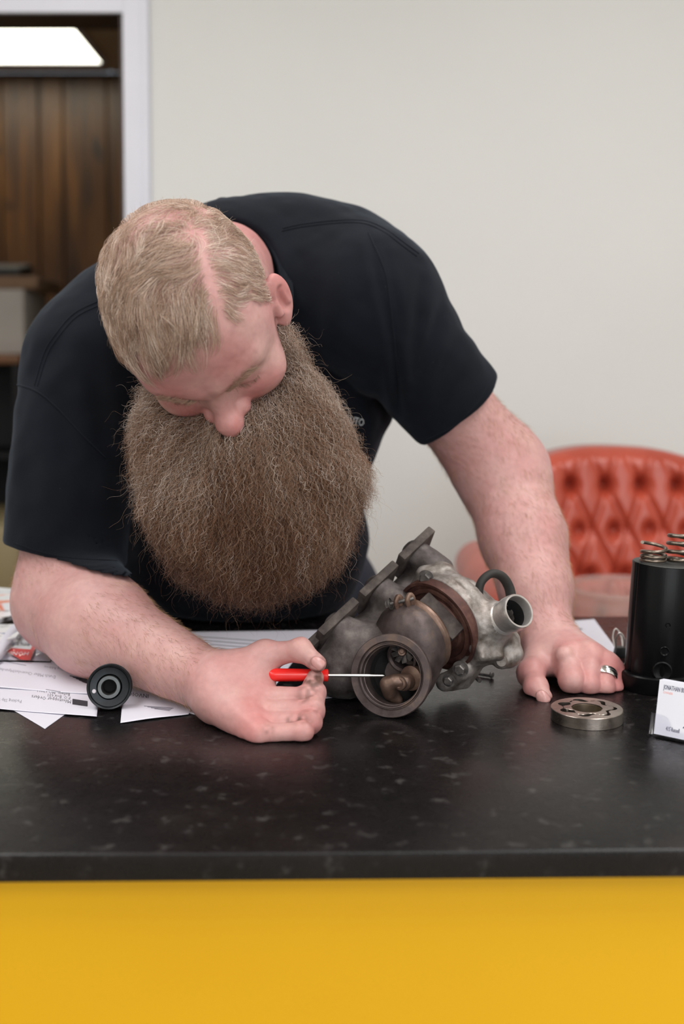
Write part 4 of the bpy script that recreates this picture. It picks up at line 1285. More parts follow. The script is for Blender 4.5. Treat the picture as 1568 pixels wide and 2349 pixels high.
# v-band clamp with its bolt
CLc = TC - AX * .0165
tp('clamp_band', lathe_me('clamp_band', [(.0372, -.0055), (.0392, -.0045), (.0412, -.0015), (.0412, .0015), (.0392, .0045), (.0372, .0055)], 96, CLc, AX, closed=True), M_bronze)
lug = W(926, 1376, 1.168)
for k_, (ox, oy) in enumerate(((-14, 4), (12, 0))):
    c_ = W(926 + ox, 1376 + oy, 1.165)
    tp('clamp_lug', tube_me('clamp_lug', catmull([c_ + np.array([0, .004, -.008]), c_ + np.array([-.002, -.002, 0]), c_ + np.array([0, 0, .005]), c_ + np.array([.003, .003, 0]), c_ + np.array([.002, .006, -.008])], 14), .0026, 10, flat=1.6), M_bronze)
tp('clamp_bolt', tube_me('clamp_bolt', [W(886, 1388, 1.168), W(900, 1384, 1.165), W(948, 1372, 1.165)], .0021, 10), M_bolt)
tp('clamp_nut', hex_bolt_me('clamp_nut', W(896, 1385, 1.166), W(880, 1389, 1.168) - W(900, 1384, 1.165), .0042, .006), M_bolt)
# rusty backing plate with raised rings
PC = W(1002, 1434, 1.206)
tp('backing_plate', lathe_me('backing_plate', [(0, .002), (.018, .002), (.030, .0015), (.032, -.001), (.0375, -.001), (.0385, .0015), (.043, .0018), (.0438, -.001), (.0475, -.001), (.0485, .0035), (.0515, .004), (.0520, .002), (.0520, -.007), (0, -.007)], 96, PC, AX, angle=25), M_rust)
bm_dir = AX
# centre housing with its oil flange
def centre_fn(P):
    d = cyl(P, (CLc + PC) / 2, AX, .0225, .028, .004)
    d = smin(d, cyl(P, CLc - AX * .004, AX, .034, .003, .001), .004)
    return d + .0005 * vnoise(P, 140, 72)
tp('centre_housing', sdf_mesh('centre_housing', centre_fn, (CLc + PC) / 2 - .05, (CLc + PC) / 2 + .05, .0018, 10), M_rust)
FA = nrm(W(1052, 1462, 1.17) - W(962, 1372, 1.185)); FN = nrm(np.cross(FA, np.cross(np.array([.1, -.85, .5]), FA))); FB = np.cross(FN, FA)
fcn = W(1010, 1412, 1.180)
ofl = tp('oil_flange', obox_me('oil_flange', fcn - FN * .007, np.stack([FA, FB, FN], 1), (.0265, .0100, .008), .002), M_plate)
for t_, r_h in ((-.0175, .0030), (.001, .0062), (.0165, .0030)):
    tp('oil_port', lathe_me('oil_port', [(0, .0003), (r_h, .0003), (r_h * 1.12, .0010), (r_h * 1.3, .0012), (r_h * 1.45, .0006), (r_h * 1.5, -.001)], 28, fcn + FA * t_ + FN * .0014, FN), M_bore, ofl)
# compressor scroll in cast aluminium
CC = PC - AX * .021
pipe_d = nrm((.47, -.755, .458)); rim_c = W(1190, 1401, 1.160); pipe_b = rim_c - pipe_d * .040
def comp_fn(P):
    d = tor(P, CC - AX * .004, AX, .0350, .0165)
    d = smin(d, cyl(P, CC + AX * .009, AX, .0530, .005, .002), .008)
    d = smin(d, cyl(P, CC - AX * .02, AX, .030, .02, .006), .012)
    d = smin(d, rc(P, W(1112, 1450, 1.20), pipe_b + pipe_d * .004, .024, .0195), .016)
    # bosses and brackets
    bump = smin(rc(P, W(975, 1318, 1.225), W(1015, 1318, 1.23), .0105, .012), rc(P, W(1015, 1320, 1.23), W(1070, 1375, 1.235), .011, .010), .012)
    d = smin(d, bump, .010)
    d = smin(d, rc(P, W(1076, 1412, 1.20), W(1110, 1420, 1.205), .0088, .013), .010)
    d = smin(d, rc(P, W(1050, 1545, 1.185), W(1080, 1525, 1.20), .0085, .012), .010)
    d = smin(d, rc(P, W(1020, 1565, 1.19), W(1060, 1555, 1.20), .010, .012), .010)
    d = smin(d, sbox(P, W(1112, 1492, 1.19), frame_from((.3, -.8, .4)), (.015, .013, .016), .005), .008)
    d = smin(d, rc(P, W(1165, 1470, 1.205), W(1166, 1510, 1.20), .013, .0095), .010)
    d = smin(d, rc(P, W(1150, 1517, 1.193), W(1180, 1500, 1.20), .0085, .0095), .006)
    d = smin(d, rc(P, W(1090, 1390, 1.245), W(1150, 1440, 1.235), .020, .018), .014)
    d = smax(d, -cyl(P, rim_c, pipe_d, .0150, .045), .002)
    d = smax(d, -(P[:, 2] - CT - .001) * -1 if False else CT + .0008 - P[:, 2], .003)
    return d + .0007 * vnoise(P, 120, 73) + .0004 * vnoise(P, 300, 74)
tp('compressor_housing', sdf_mesh('compressor_housing', comp_fn, CC - .11, CC + .125, .0019, 10), M_alu)
prof = [(.0152, -.012), (.0192, -.012), (.0195, -.002), (.0188, .002), (.0180, .003)]
for i_ in range(9): prof += [(.0180, .0035 + i_ * .0016), (.0174, .0043 + i_ * .0016)]
prof += [(.0172, .0185), (.0172, .024), (.0186, .0265), (.0188, .032), (.0184, .038), (.0176, .040), (.0158, .040), (.0152, .0385), (.0150, .010)]
tp('outlet_pipe', lathe_me('outlet_pipe', prof, 72, pipe_b, pipe_d, closed=True, angle=25), M_machined)
tp('pipe_bore', lathe_me('pipe_bore', [(0, .002), (.0149, .002), (.0151, .028), (.0149, .028), (.0147, .0035), (0, .0035)], 48, pipe_b, pipe_d), M_bore)
for px, py, Y, r_ in ((977, 1326, 1.204, .0062), (1077, 1414, 1.186, .0060), (1056, 1534, 1.172, .0060), (1030, 1560, 1.175, .0050)):
    tp('bolt', hex_bolt_me('bolt', W(px, py, Y), nrm(AX * .6 + np.array([-.05, -.6, .1])), r_, .0062), M_bolt)
tp('boss_cap', lathe_me('boss_cap', [(0, .0022), (.0052, .0022), (.0060, .001), (.0060, -.004)], 28, W(1150, 1517, 1.184), (-.25, -.95, .1)), M_alu)
# rubber oil line arching over the compressor
hp = catmull([W(1104, 1392, 1.215), W(1098, 1362, 1.216), W(1104, 1334, 1.218), W(1126, 1316, 1.222), W(1150, 1322, 1.226), W(1166, 1345, 1.228), W(1173, 1375, 1.226)], 40)
tp('oil_line', tube_me('oil_line', hp, .0046, 14, up=(0, 1, 0), flat=1.5), M_rubber)
# exhaust manifold: log with three runners
E1 = nrm(W(948, 1265, 1.270) - W(769, 1432, 1.195))
PN = nrm(np.cross(E1, np.array([.25, .9, -.25]))); 
if PN[0] > 0: PN = -PN
E3 = np.cross(PN, E1)
plates = [(W(770, 1434, 1.195), .0285), (W(862, 1348, 1.235), .0285), (W(948, 1267, 1.270), .0275)]
logp = [W(782, 1545, 1.196), W(800, 1500, 1.200), W(858, 1452, 1.225), W(930, 1372, 1.262), W(985, 1310, 1.295)]
def manifold_fn(P):
    d = chain(P, logp, [.026, .029, .026, .023, .019])
    d = smin(d, rc(P, W(800, 1530, 1.195), TC - AX * .004, .028, .030), .02)
    for c_, h_ in plates:
        e = c_ - PN * .035 + E1 * .002
        d = smin(d, rc(P, c_ - PN * .004, e, .0165, .0175), .014)
    d = smin(d, rc(P, W(748, 1480, 1.20), W(745, 1510, 1.20), .010, .014), .015)
    d = smax(d, -cyl(P, RC_ - RN * .0, RN, .0355, .06), .002)
    d = smax(d, CT + .0006 - P[:, 2], .004)
    return d + .0007 * vnoise(P, 70, 75) + .0003 * vnoise(P, 260, 76)
tp('exhaust_manifold', sdf_mesh('exhaust_manifold', manifold_fn, np.min(logp, 0) - .07, np.max(logp, 0) + .06, .0019, 10), M_iron)
for c_, h_ in plates:
    pl_ = tp('manifold_flange', obox_me('manifold_flange', c_, np.stack([E1, E3, PN], 1), (h_, .021, .0050), .0016), M_plate)
    for s_ in (-1, 1):
        tp('bolt_hole', lathe_me('bolt_hole', [(0, -.0105), (.0042, -.0105), (.0044, .0004), (.0056, .0004), (.006, -.0005)], 20, c_ + E1 * s_ * .021 + PN * .0052, PN), M_bore, pl_)
e4 = W(722, 1478, 1.19)
tp('manifold_flange', obox_me('manifold_flange', e4, np.stack([E1, E3, PN], 1), (.012, .017, .0050), .0016), M_plate)
# stud sticking out below the compressor
tp('stud', tube_me('stud', [W(1082, 1545, 1.21), W(1100, 1562, 1.195)], .0024, 10), M_bolt)

# ------------------------------------------------------------------ screwdriver held in his right hand
M_red = plain('red_plastic', srgb(224, 34, 30), .28, var=.08, scale=60, Coat_Weight=.3)
sd0, sd1, sd2 = W(612, 1548, SCREW_Y), W(752, 1549, SCREW_Y + .004), W(881, 1550, SCREW_Y + .010)
sdx = nrm(sd1 - sd0); sl = np.linalg.norm(sd1 - sd0); bl = np.linalg.norm(sd2 - sd1)
scr = empty('screwdriver', tuple(sd0)); tag(scr, 'small red handled screwdriver gripped in his right hand', 'screwdriver')
def handle_me():
    M = frame_from(sdx); ns = 36; rows = [(0, .0030), (.0012, .0052), (.004, .0064), (.010, .0066), (.030, .0064), (.044, .0060), (.050, .0048), (.0525, .0047), (.055, .0058), (.0598, .0062), (.0606, .0055)]
    V_ = []
    for h_, r_ in rows:
        h_ = h_ / .0606 * sl
        for k in range(ns):
            a = 2 * math.pi * k / ns
            fl = 1 - .055 * (.5 + .5 * math.cos(6 * a)) * (1 if .004 < h_ < .048 else 0)
            V_.append(sd0 + M @ np.array([r_ * fl * math.cos(a), r_ * fl * math.sin(a), h_]))
    F_ = []
    for i in range(len(rows) - 1):
        for k in range(ns): F_.append((i * ns + k, i * ns + (k + 1) % ns, (i + 1) * ns + (k + 1) % ns, (i + 1) * ns + k))
    bm = bmesh.new(); vv = [bm.verts.new(v) for v in V_]
    for f_ in F_: bm.faces.new([vv[i] for i in f_])
    bm.faces.new(vv[:ns][::-1]); bm.faces.new(vv[-ns:]); bmesh.ops.recalc_face_normals(bm, faces=bm.faces[:])
    return from_bm('handle', bm, True, .7)
world_child(link('handle', handle_me(), M_red), scr)
world_child(link('blade', lathe_me('blade', [(0, -.002), (.0016, -.002), (.0016, bl * .72), (.0013, bl * .76), (.0013, bl * .80), (.0010, bl * .97), (.0005, bl), (0, bl)], 20, sd1, sd2 - sd1), plain('blade_steel', (.62, .60, .58, 1), .3, 1.0)), scr)

# ------------------------------------------------------------------ gerotor pump gear
gc = (G(1262, 1645) + G(1427, 1645)) / 2; gc = G(1345, 1650) 
gr = .0355; gh = .0118
M_gear = iron('ground_steel', srgb(120, 112, 106), srgb(158, 150, 144), srgb(186, 180, 174), .30, .95, 25)
gear = empty('pump_gear', tuple(gc)); tag(gear, 'steel oil pump gear set lying flat beside his left fist', 'pump gear')
def lobes(n, R0, A, m_=140, ph=0.0, sharp=1.0, cx=0, cy=0):
    out = []
    for k in range(m_):
        t = 2 * math.pi * k / m_
        c = math.cos(n * t + ph); r = R0 + A * (abs(c) ** sharp) * (1 if c > 0 else -1)
        out.append((cx + r * math.cos(t), cy + r * math.sin(t)))
    return out
def ring_prism(name, outer, inner, z0, z1, bevel=.0005):
    """flat ring between two outlines with as many points each"""
    n = len(outer); rows = []
    def off(p, k): return [(x * k, y * k) for x, y in p]
    o2 = [(x * (1 - bevel / math.hypot(x, y)), y * (1 - bevel / math.hypot(x, y))) for x, y in outer]
    for pts, z in ((outer, z0), (outer, z1 - bevel), (o2, z1), (inner, z1), (inner, z0)): rows.append([(x, y, z) for x, y in pts])
    V_ = np.array(sum(rows, [])); F_ = []
    for i in range(5):
        j = (i + 1) % 5
        for k in range(n): F_.append((i * n + k, i * n + (k + 1) % n, j * n + (k + 1) % n, j * n + k))
    me = mesh_np(name, V_, np.array(F_)); me.set_sharp_from_angle(angle=math.radians(30))
    return me
mm = 210; th_o = [2 * math.pi * k / mm for k in range(mm)]
circ = lambda r, cx=0, cy=0: [(cx + r * math.cos(t), cy + r * math.sin(t)) for t in th_o]
link('outer_rotor', ring_prism('outer_rotor', circ(gr), lobes(7, .0262, .0036, mm, .6, .8), .0003, gh), M_gear, gear)
link('inner_rotor', ring_prism('inner_rotor', lobes(6, .0222, .0034, mm, .2, .8, .0015, .0012), circ(.0152, .0, -.0003), .0003, gh), M_gear, gear)
link('bore', ring_prism('bore', circ(.0152), circ(.0145), .0003, gh - .0012), plain('gear_gold', (.62, .52, .40, 1), .3, 1.0), gear)

# ------------------------------------------------------------------ idler pulley standing on edge
pyc = W(251, 1598, 1.152); pyn = nrm((.13, -.97, .2)); pr = .0228
py_ = empty('idler_pulley', (pyc[0], pyc[1], CT)); tag(py_, 'black grooved idler pulley standing on edge against his forearm', 'pulley')
pyc = pyc.copy(); pyc[2] = CT + pr * .985 + .001
M_pul = plain('black_steel', srgb(40, 43, 46), .38, .6, var=.2, scale=80, bump=.1)
world_child(link('wheel', lathe_me('wheel', [(.0118, -.002), (.0130, .0005), (.0172, .0010), (.0196, .0016), (.0206, .0032), (.0222, .0040), (.0228, .0030), (.0226, .0010), (.0212, -.001), (.0208, -.006), (.0214, -.010), (.0228, -.011), (.0226, -.013), (.0200, -.0135), (.0118, -.0120)], 80, pyc, pyn, closed=True, angle=28), M_pul), py_)
world_child(link('hub', lathe_me('hub', [(.0074, -.012), (.0074, .0052), (.0080, .0060), (.0112, .0060), (.0116, .0052), (.0118, -.002), (.0118, -.012)], 64, pyc, pyn, closed=True, angle=28), plain('hub_steel', srgb(84, 86, 86), .35, .85, var=.15, scale=120)), py_)
world_child(link('bore', lathe_me('bore', [(.0074, .0045), (.0070, .003), (.0068, -.012), (0, -.0120), (0, -.0115), (.006, -.0110)], 48, pyc, pyn), M_bore), py_)
fr = frame_from(pyn); hd = W(214, 1586, 1.15) - pyc; hd = hd - np.dot(hd, pyn) * pyn
world_child(link('hole', lathe_me('hole', [(0, .0016), (.0018, .0016), (.0021, .0012), (.0021, .000)], 20, pyc + nrm(hd) * .0158 + pyn * .0002, pyn), plain('paper_seen_through', srgb(215, 208, 214), .8)), py_)

# ------------------------------------------------------------------ black cylinder with valve springs on top
cyb = G(1500, 1600); cyl_r = .0355
cyy = 1.235
tilt = math.radians(3.4)
cx_b = W(1505, 1560, cyy)[0]
cylo = empty('black_cylinder', (cx_b, cyy, CT)); tag(cylo, 'tall black anodised cylinder standing at the right edge', 'cylinder')
M_anod = plain('black_anodised', srgb(9, 9, 11), .30, .0, var=.1, scale=40, Specular_IOR_Level=.18)
ch = .134
cax = np.array([math.sin(tilt), 0, math.cos(tilt)]); cbase = np.array([cx_b, cyy, CT + .003])
def cyl_body():
    n = 96; out = []
    for k in range(n):
        a = 2 * math.pi * k / n
        r = cyl_r
        d_ = abs(((a - math.radians(197) + math.pi) % (2 * math.pi)) - math.pi)
        if d_ < math.radians(3): r -= .0018
        out.append((r * math.cos(a), r * math.sin(a)))
    M = frame_from(cax, (0, 1, 0)); M = np.stack([np.cross(np.array([0, 1.0, 0]), cax), nrm(np.cross(cax, np.cross(np.array([0, 1.0, 0]), cax))), cax], 1)
    return poly_me('body', out, ch, M, cbase, .0006)
world_child(link('body', cyl_body(), M_anod), cylo)
M_gray = plain('sawn_top', srgb(74, 74, 72), .6, .3, var=.15, scale=200)
ctp = cbase + cax * (ch + .0003)
world_child(link('top_face', lathe_me('top_face', [(0, .0004), (cyl_r - .0012, .0004), (cyl_r - .0008, 0), (0, 0)], 72, ctp, cax), M_gray), cylo)
world_child(link('base_ring', lathe_me('base_ring', [(cyl_r - .004, .0), (cyl_r + .0050, .0), (cyl_r + .0055, .0010), (cyl_r + .0050, .0170), (cyl_r + .0035, .0185), (cyl_r - .001, .0190)], 80, (cx_b, cyy, CT + .0004), (0, 0, 1)), M_anod), cylo)
def drill(name, px, py, r_):
    for Y in np.linspace(1.18, 1.26, 60):
        p = W(px, py, Y); q_ = p - cbase; h_ = q_ @ cax; rad = q_ - h_ * cax
        if np.linalg.norm(rad) < cyl_r + .0004: break
    n_ = nrm(rad)
    world_child(link(name, lathe_me(name, [(0, -.0002), (r_ * .8, .0000), (r_ * .95, .0006), (r_ * 1.1, .0009), (r_ * 1.25, .0004), (r_ * 1.3, -.001)], 32, cbase + h_ * cax + n_ * cyl_r * 1.0, n_), M_anod), cylo)
drill('countersunk_hole', 1518, 1540, .0085); drill('screw_hole', 1523, 1494, .0042); drill('pin', 1531, 1434, .0022)
M_spring = iron('spring_steel', srgb(96, 86, 76), srgb(140, 130, 120), srgb(176, 168, 160), .32, .95, 60)
def helix(name, c, ax, R0, wire, heights, turns, ph=0.0, ground=True, rtop=None):
    n = int(turns * 40); M = frame_from(ax); out = []
    for i in range(n + 1):
        t = i / n; a = ph + 2 * math.pi * turns * t
        hgt = np.interp(t * turns, *heights)
        R_ = R0 if rtop is None else R0 + (rtop - R0) * t
        out.append(np.asarray(c) + M @ np.array([R_ * math.cos(a), R_ * math.sin(a), hgt]))
    return tube_me(name, out, wire, 12)
s1 = W(1495, 1283, cyy - .012); zt = ctp[2]
def put_spring(px, py, Y, R0, wire, heights, turns, ph, label, rtop=None):
    p = W(px, py, Y); q_ = p - ctp; p = p - cax * (q_ @ cax) + cax * (wire + .0008)
    o = link('valve_spring', helix('valve_spring', p, cax, R0, wire, heights, turns, ph, rtop=rtop), M_spring)
    return tag(o, label, 'spring', 'valve springs on the black cylinder')
put_spring(1497, 1287, cyy - .010, .0128, .0019, ([0, 1, 2, 2.6, 3.2], [0, .0040, .0082, .0135, .0200]), 3.15, 3.6, 'short broken valve spring standing on the black cylinder')
put_spring(1556, 1283, cyy - .004, .0140, .0021, ([0, .7, 1.5, 2.4, 3.4, 4.2], [0, .0022, .0095, .0180, .0265, .0325]), 4.2, 1.0, 'taller valve spring behind the short one on the cylinder', .0118)

# ------------------------------------------------------------------ business card holder
M_acr = Mat('clear_acrylic'); M_acr.set(Base_Color=(.97, .97, 1, 1), Roughness=.05, Transmission_Weight=1.0, IOR=1.14); M_acr = M_acr.m
hb0 = G(1489, 1690); hb1 = G(1568, 1707)
hx_ = nrm((hb1 - hb0) * np.array([1, 1, 0])); hzn = np.array([0, 0, 1.0]); hyn = np.cross(hzn, hx_)
lean = math.radians(14)
up_ = nrm(hzn * math.cos(lean) + hyn * math.sin(lean)); nf = nrm(np.cross(hx_, up_))           # face normal towards the camera
if nf[1] > 0: nf = -nf
HMx = np.stack([hx_, up_, nf], 1)
hold = empty('card_holder', tuple(hb0)); tag(hold, 'clear acrylic holder full of white business cards', 'card holder')
o0 = hb0 + hzn * .0015
hw = .097
def hbox(name, x0, x1, y0, y1, n0, n1, mat, par=hold, bev=.0006):
    c_ = o0 + HMx @ np.array([(x0 + x1) / 2, (y0 + y1) / 2, (n0 + n1) / 2])
    return world_child(link(name, obox_me(name, c_, HMx, ((x1 - x0) / 2, (y1 - y0) / 2, abs(n1 - n0) / 2), bev), mat), par)
lip = [(0, 0), (hw, 0), (hw, .021), (hw - .014, .021), (hw - .018, .017), (hw - .020, .011), (hw - .024, .0085), (.024, .0085), (.0205, .0105), (.0185, .0150), (.0155, .0195), (.012, .0208), (0, .0215)]
world_child(link('front_lip', poly_me('front_lip', lip, .0018, HMx, o0 + nf * .0), M_acr), hold)
hbox('back_plate', 0, hw, 0, .030, -.0175, -.0157, M_acr); hbox('base', 0, hw, -.0012, .0012, -.0155, -.0002, M_acr)
for x0 in (0, hw - .0018): hbox('side_wall', x0, x0 + .0018, .0013, .021, -.0156, -.0001, M_acr)
M_cardw = plain('card_stock', srgb(228, 228, 236), .55, var=.02, scale=20)
cx0, cy0, cwid, chei = .0035, .0022, .089, .051
NC = 14
for k in range(NC):
    zz = -.0012 - k * .00098
    jx = 0 if k == 0 else random.uniform(-.0006, .0008); jy = 0 if k == 0 else random.uniform(-.0003, .0012)
    c_ = o0 + HMx @ np.array([cx0 + cwid / 2 + jx, cy0 + chei / 2 + jy, zz - .0003])
    cd = link('business_card', obox_me('business_card', c_, HMx, (cwid / 2, chei / 2, .00034)), M_cardw)
    if k == 0:
        tag(cd, 'front business card in the clear holder, showing its lettering', 'business card', 'business cards in the holder'); front = cd
    else:
        tag(cd, 'blank edged white business card stacked behind the front card', 'business card', 'business cards in the holder')
def ctext(txt, x, y, size, sx, mat, name='lettering'):
    me = text_me(name, txt, size, sx)
    v = verts_of(me).astype(float)
    out = np.array([o0 + HMx @ np.array([cx0 + x + a, cy0 + y + b, -.00108]) for a, b, _ in v])
    me.vertices.foreach_set('co', out.astype(f32).ravel()); me.update()
    return link(name, me, mat, front)
M_navy = plain('navy_ink', srgb(36, 40, 84), .6, var=.05); M_orange = plain('orange_ink', srgb(240, 106, 36), .6, var=.05); M_pink = plain('pale_red_ink', srgb(236, 150, 140), .6, var=.05)
def bold(txt, x, y, size, sx, mat):
    for dx in (0, .00014): ctext(txt, x + dx, y, size, sx, mat)
bold('JONATHAN BU', .0046, .0428, .0062, .50, M_navy); ctext('OWNER', .0046, .0388, .0030, .85, M_pink)
bold('415 Russell', .0112, .0052, .0056, .52, M_navy)
def cpoly(name, pts, mat, lift=.00004):
    me = poly_me(name, pts, .00004, HMx, o0 + HMx @ np.array([cx0, cy0, -.00112 + lift])); return link(name, me, mat, front)
cpoly('orange_block', [(.0330, .0180), (.0420, .0350), (.0600, .0350), (.0600, .0180)], M_orange)
cpoly('navy_block', [(.0270, .0105), (.0320, .0172), (.0600, .0172), (.0600, .0105)], M_navy)
cpoly('envelope_icon', [(.0325, .0122), (.0325, .0158), (.0400, .0158), (.0400, .0122)], M_cardw, .0001)
cpoly('envelope_flap', [(.0326, .0158), (.0362, .0138), (.0399, .0158), (.0399, .0155), (.0362, .0134), (.0326, .0155)], M_navy, .00016)

# ------------------------------------------------------------------ paperwork
M_paper = plain('white_paper', srgb(216, 214, 225), .8, var=.02, scale=12)
M_ink = plain('black_ink', srgb(52, 50, 58), .8, var=.1); M_faint = plain('grey_ink', srgb(126, 124, 136), .8, var=.1)
def sheet(name, corners, z, label, bulge=None, nx=40, ny=40, mat=None, group='papers under his forearm', amp=.0008, seed=1):
    """a sheet of paper from four counter points (pixel corners) with a gentle curl"""
    c = [G(*p) for p in corners]
    V_ = []; 
    for j in range(ny + 1):
        for i in range(nx + 1):
            u, v_ = i / nx, j / ny
            p = (c[0] * (1 - u) + c[1] * u) * (1 - v_) + (c[3] * (1 - u) + c[2] * u) * v_
            zz = z + amp * .5 * (1 + math.sin(6 * u + seed) * math.cos(5 * v_ + seed * 2))
            if bulge: zz += bulge(u, v_)
            V_.append((p[0], p[1], CT + zz))
    F_ = [(j * (nx + 1) + i, j * (nx + 1) + i + 1, (j + 1) * (nx + 1) + i + 1, (j + 1) * (nx + 1) + i) for j in range(ny) for i in range(nx)]
    me = mesh_np(name, np.array(V_), np.array(F_))
    o = link(name, me, mat or M_paper)
    so = o.modifiers.new('thickness', 'SOLIDIFY'); so.thickness = .00018; so.offset = -1
    tag(o, label, 'paper', group)
    o_bvh = BVHTree.FromPolygons([tuple(v) for v in V_], F_)
    return o, o_bvh
def print_on(o, bvh, txt, px, py, hpx, ang, mat, sx=1.0, squash=.42, name='print', flip=True):
    """lettering lying on a sheet, facing the man (upside down to the camera)"""
    me = text_me(name, txt, hpx * 1.42, sx, 1); v = verts_of(me).astype(float)
    c, s = math.cos(ang), math.sin(ang); out = []
    for x, y, _ in v:
        if flip: x, y = -x, -y
        X, Y_ = x * c - y * s, (x * s + y * c) 
        p = G(px + X, py - Y_ * 1.0)
        h, n_, i_, t_ = bvh.ray_cast(Vector((p[0], p[1], CT + .2)), Vector((0, 0, -1)))
        z = (h.z if h is not None else CT + .001) + .00025
        out.append((p[0], p[1], z))
    me.vertices.foreach_set('co', np.array(out, f32).ravel()); me.update()
    return link(name, me, mat, o)
def bar_on(o, bvh, p0, p1, th, mat, name='rule'):
    a, b = np.array(p0, float), np.array(p1, float); d = (b - a) / np.linalg.norm(b - a); nv = np.array([-d[1], d[0]])
    V_ = []; n = 16
    for i in range(n + 1):
        for s_ in (-1, 1):
            q_ = a + (b - a) * i / n + nv * th / 2 * s_; p = G(*q_)
            h, n_, i_, t_ = bvh.ray_cast(Vector((p[0], p[1], CT + .2)), Vector((0, 0, -1)))
            V_.append((p[0], p[1], (h.z if h is not None else CT + .001) + .0002))
    return link(name, mesh_np(name, np.array(V_), np.array([(2 * i, 2 * i + 1, 2 * i + 3, 2 * i + 2) for i in range(n)])), mat, o)
sC, bC = sheet('paper_sheet', [(-20, 1600), (170, 1600), (158, 1633), (103, 1673)], .0002, 'white sheet whose pointed corner sticks out at the counter front', amp=.0002)
sF, bF = sheet('paper_sheet', [(300, 1500), (700, 1480), (560, 1672), (430, 1636)], .0003, 'white sheet lying flat under his right wrist', amp=.0003, seed=3)
sB, bB = sheet('paper_sheet', [(288, 1540), (520, 1530), (432, 1641), (276, 1661)], .0010, 'white invoice sheet right of the black pulley', amp=.0008, seed=2)
sA, bA = sheet('paper_sheet', [(-60, 1560), (230, 1560), (222, 1648), (-60, 1625)], .0012, 'packing slip with a black logo block left of the pulley', amp=.0008, seed=5)
sE, bE = sheet('paper_sheet', [(-80, 1470), (330, 1500), (250, 1600), (-60, 1580)], .0022, 'white sheet of upside down text under the plastic parts bag', amp=.0012, seed=7)
sD, bD = sheet('paper_sheet', [(380, 1452), (800, 1446), (860, 1512), (420, 1520)], .0006, 'ruled sheet lying behind his right wrist', amp=.0006, seed=4)
sG, bG = sheet('paper_sheet', [(700, 1560), (840, 1560), (812, 1598), (725, 1606)], .0004, 'white paper edge showing under the turbocharger', amp=.0006, seed=9)
print_on(sA, bA, 'Milestopper Orders', 164, 1610, 8, math.radians(-7), M_ink, 1.0)
print_on(sA, bA, 'P.O. Box 631', 162, 1602, 7, math.radians(-7), M_ink)
print_on(sA, bA, 'Ballwin, MO 63011', 161, 1594, 7, math.radians(-7), M_ink)
print_on(sA, bA, 'US', 160, 1586, 7, math.radians(-7), M_ink)
print_on(sA, bA, 'Packing Slip for', 50, 1610, 7, math.radians(-4), M_faint)
for a_, b_ in (((166, 1609), (201, 1614)), ((166, 1613), (201, 1618)), ((166, 1617), (201, 1622))): bar_on(sA, bA, a_, b_, 5.2, M_ink, 'logo_block')
bar_on(sA, bA, (176, 1615), (190, 1616), 1.4, M_paper, 'logo_mark'); bar_on(sA, bA, (178, 1618), (188, 1613), 1.2, M_paper, 'logo_mark')
print_on(sE, bE, 'Dutch Miller Chevrolet/Hyundai', 128, 1556, 7, math.radians(-8), M_faint)
print_on(sE, bE, 'Billing Address', 152, 1540, 6, math.radians(-8), M_faint)
for i_ in range(5): bar_on(sE, bE, (160 + i_ * 7, 1556 + i_ * 3.2), (205 + i_ * 2, 1566 + i_ * 3), 2.0, M_ink, 'text_line')
bar_on(sE, bE, (105, 1587), (195, 1600), 1.6, M_faint, 'text_line'); bar_on(sE, bE, (10, 1522), (60, 1532), 1.6, M_faint, 'text_line')
print_on(sB, bB, 'INVOICE', 342, 1596, 9, math.radians(-6), M_ink, 1.1)
for i_ in range(4): bar_on(sB, bB, (330 + i_ * 8, 1623 + i_ * 2.2), (398 - i_ * 3, 1628 + i_ * 2.0), 1.5, M_faint, 'text_line')
for i_ in range(4): bar_on(sD, bD, (440 + i_ * 20, 1462 + i_ * 9), (720, 1480 + i_ * 10), 1.4, M_ink, 'rule')

# magazines and loose leaves at the left edge
def mag_mat(name, cols, sc):
    m = Mat(name); v = m.coord(); n = m.noise(sc, 2, .5, v, (1, 1, 1)); m.color(m.ramp(n, cols)); m.set(Roughness=.35); return m.m
M_mag1 = mag_mat('magazine_cover', [(.30, srgb(54, 84, 140)), (.42, srgb(226, 228, 232)), (.55, srgb(236, 236, 238)), (.62, srgb(232, 120, 80)), (.70, srgb(240, 236, 230))], 26)
M_mag2 = mag_mat('parts_leaflet', [(.32, srgb(40, 40, 46)), (.40, srgb(150, 146, 144)), (.50, srgb(232, 232, 236)), (.64, srgb(236, 232, 234)), (.74, srgb(90, 110, 160))], 38)
def slab(name, corners, z, th, label, mat, grp='magazines at the left edge'):
    c = [G(*p) for p in corners]; bm = bmesh.new()
    c = [G(*p, CT + z + th) for p in corners]; a = [bm.verts.new((p[0], p[1], CT + z)) for p in c]; b = [bm.verts.new((p[0], p[1], CT + z + th)) for p in c]
    bm.faces.new(a[::-1]); bm.faces.new(b)
    for i in range(4): bm.faces.new((a[i], a[(i + 1) % 4], b[(i + 1) % 4], b[i]))
    bmesh.ops.recalc_face_normals(bm, faces=bm.faces[:])
    # pages: thin lines along the edge
    return tag(link(name, from_bm(name, bm), mat), label, 'magazine', grp)
slab('magazine', [(-220, 1430), (62, 1432), (36, 1462), (-260, 1530)], .0052, .010, 'stack bottom magazine with blue spine at the left edge', M_mag2)
slab('magazine', [(-220, 1380), (62, 1386), (64, 1400), (-260, 1500)], .0155, .006, 'parts leaflet with a grey picture lying on the left stack', M_mag2)
slab('magazine', [(-220, 1330), (30, 1350), (60, 1384), (-240, 1384)], .0218, .010, 'topmost magazine with blue and orange cover at the left edge', M_mag1)
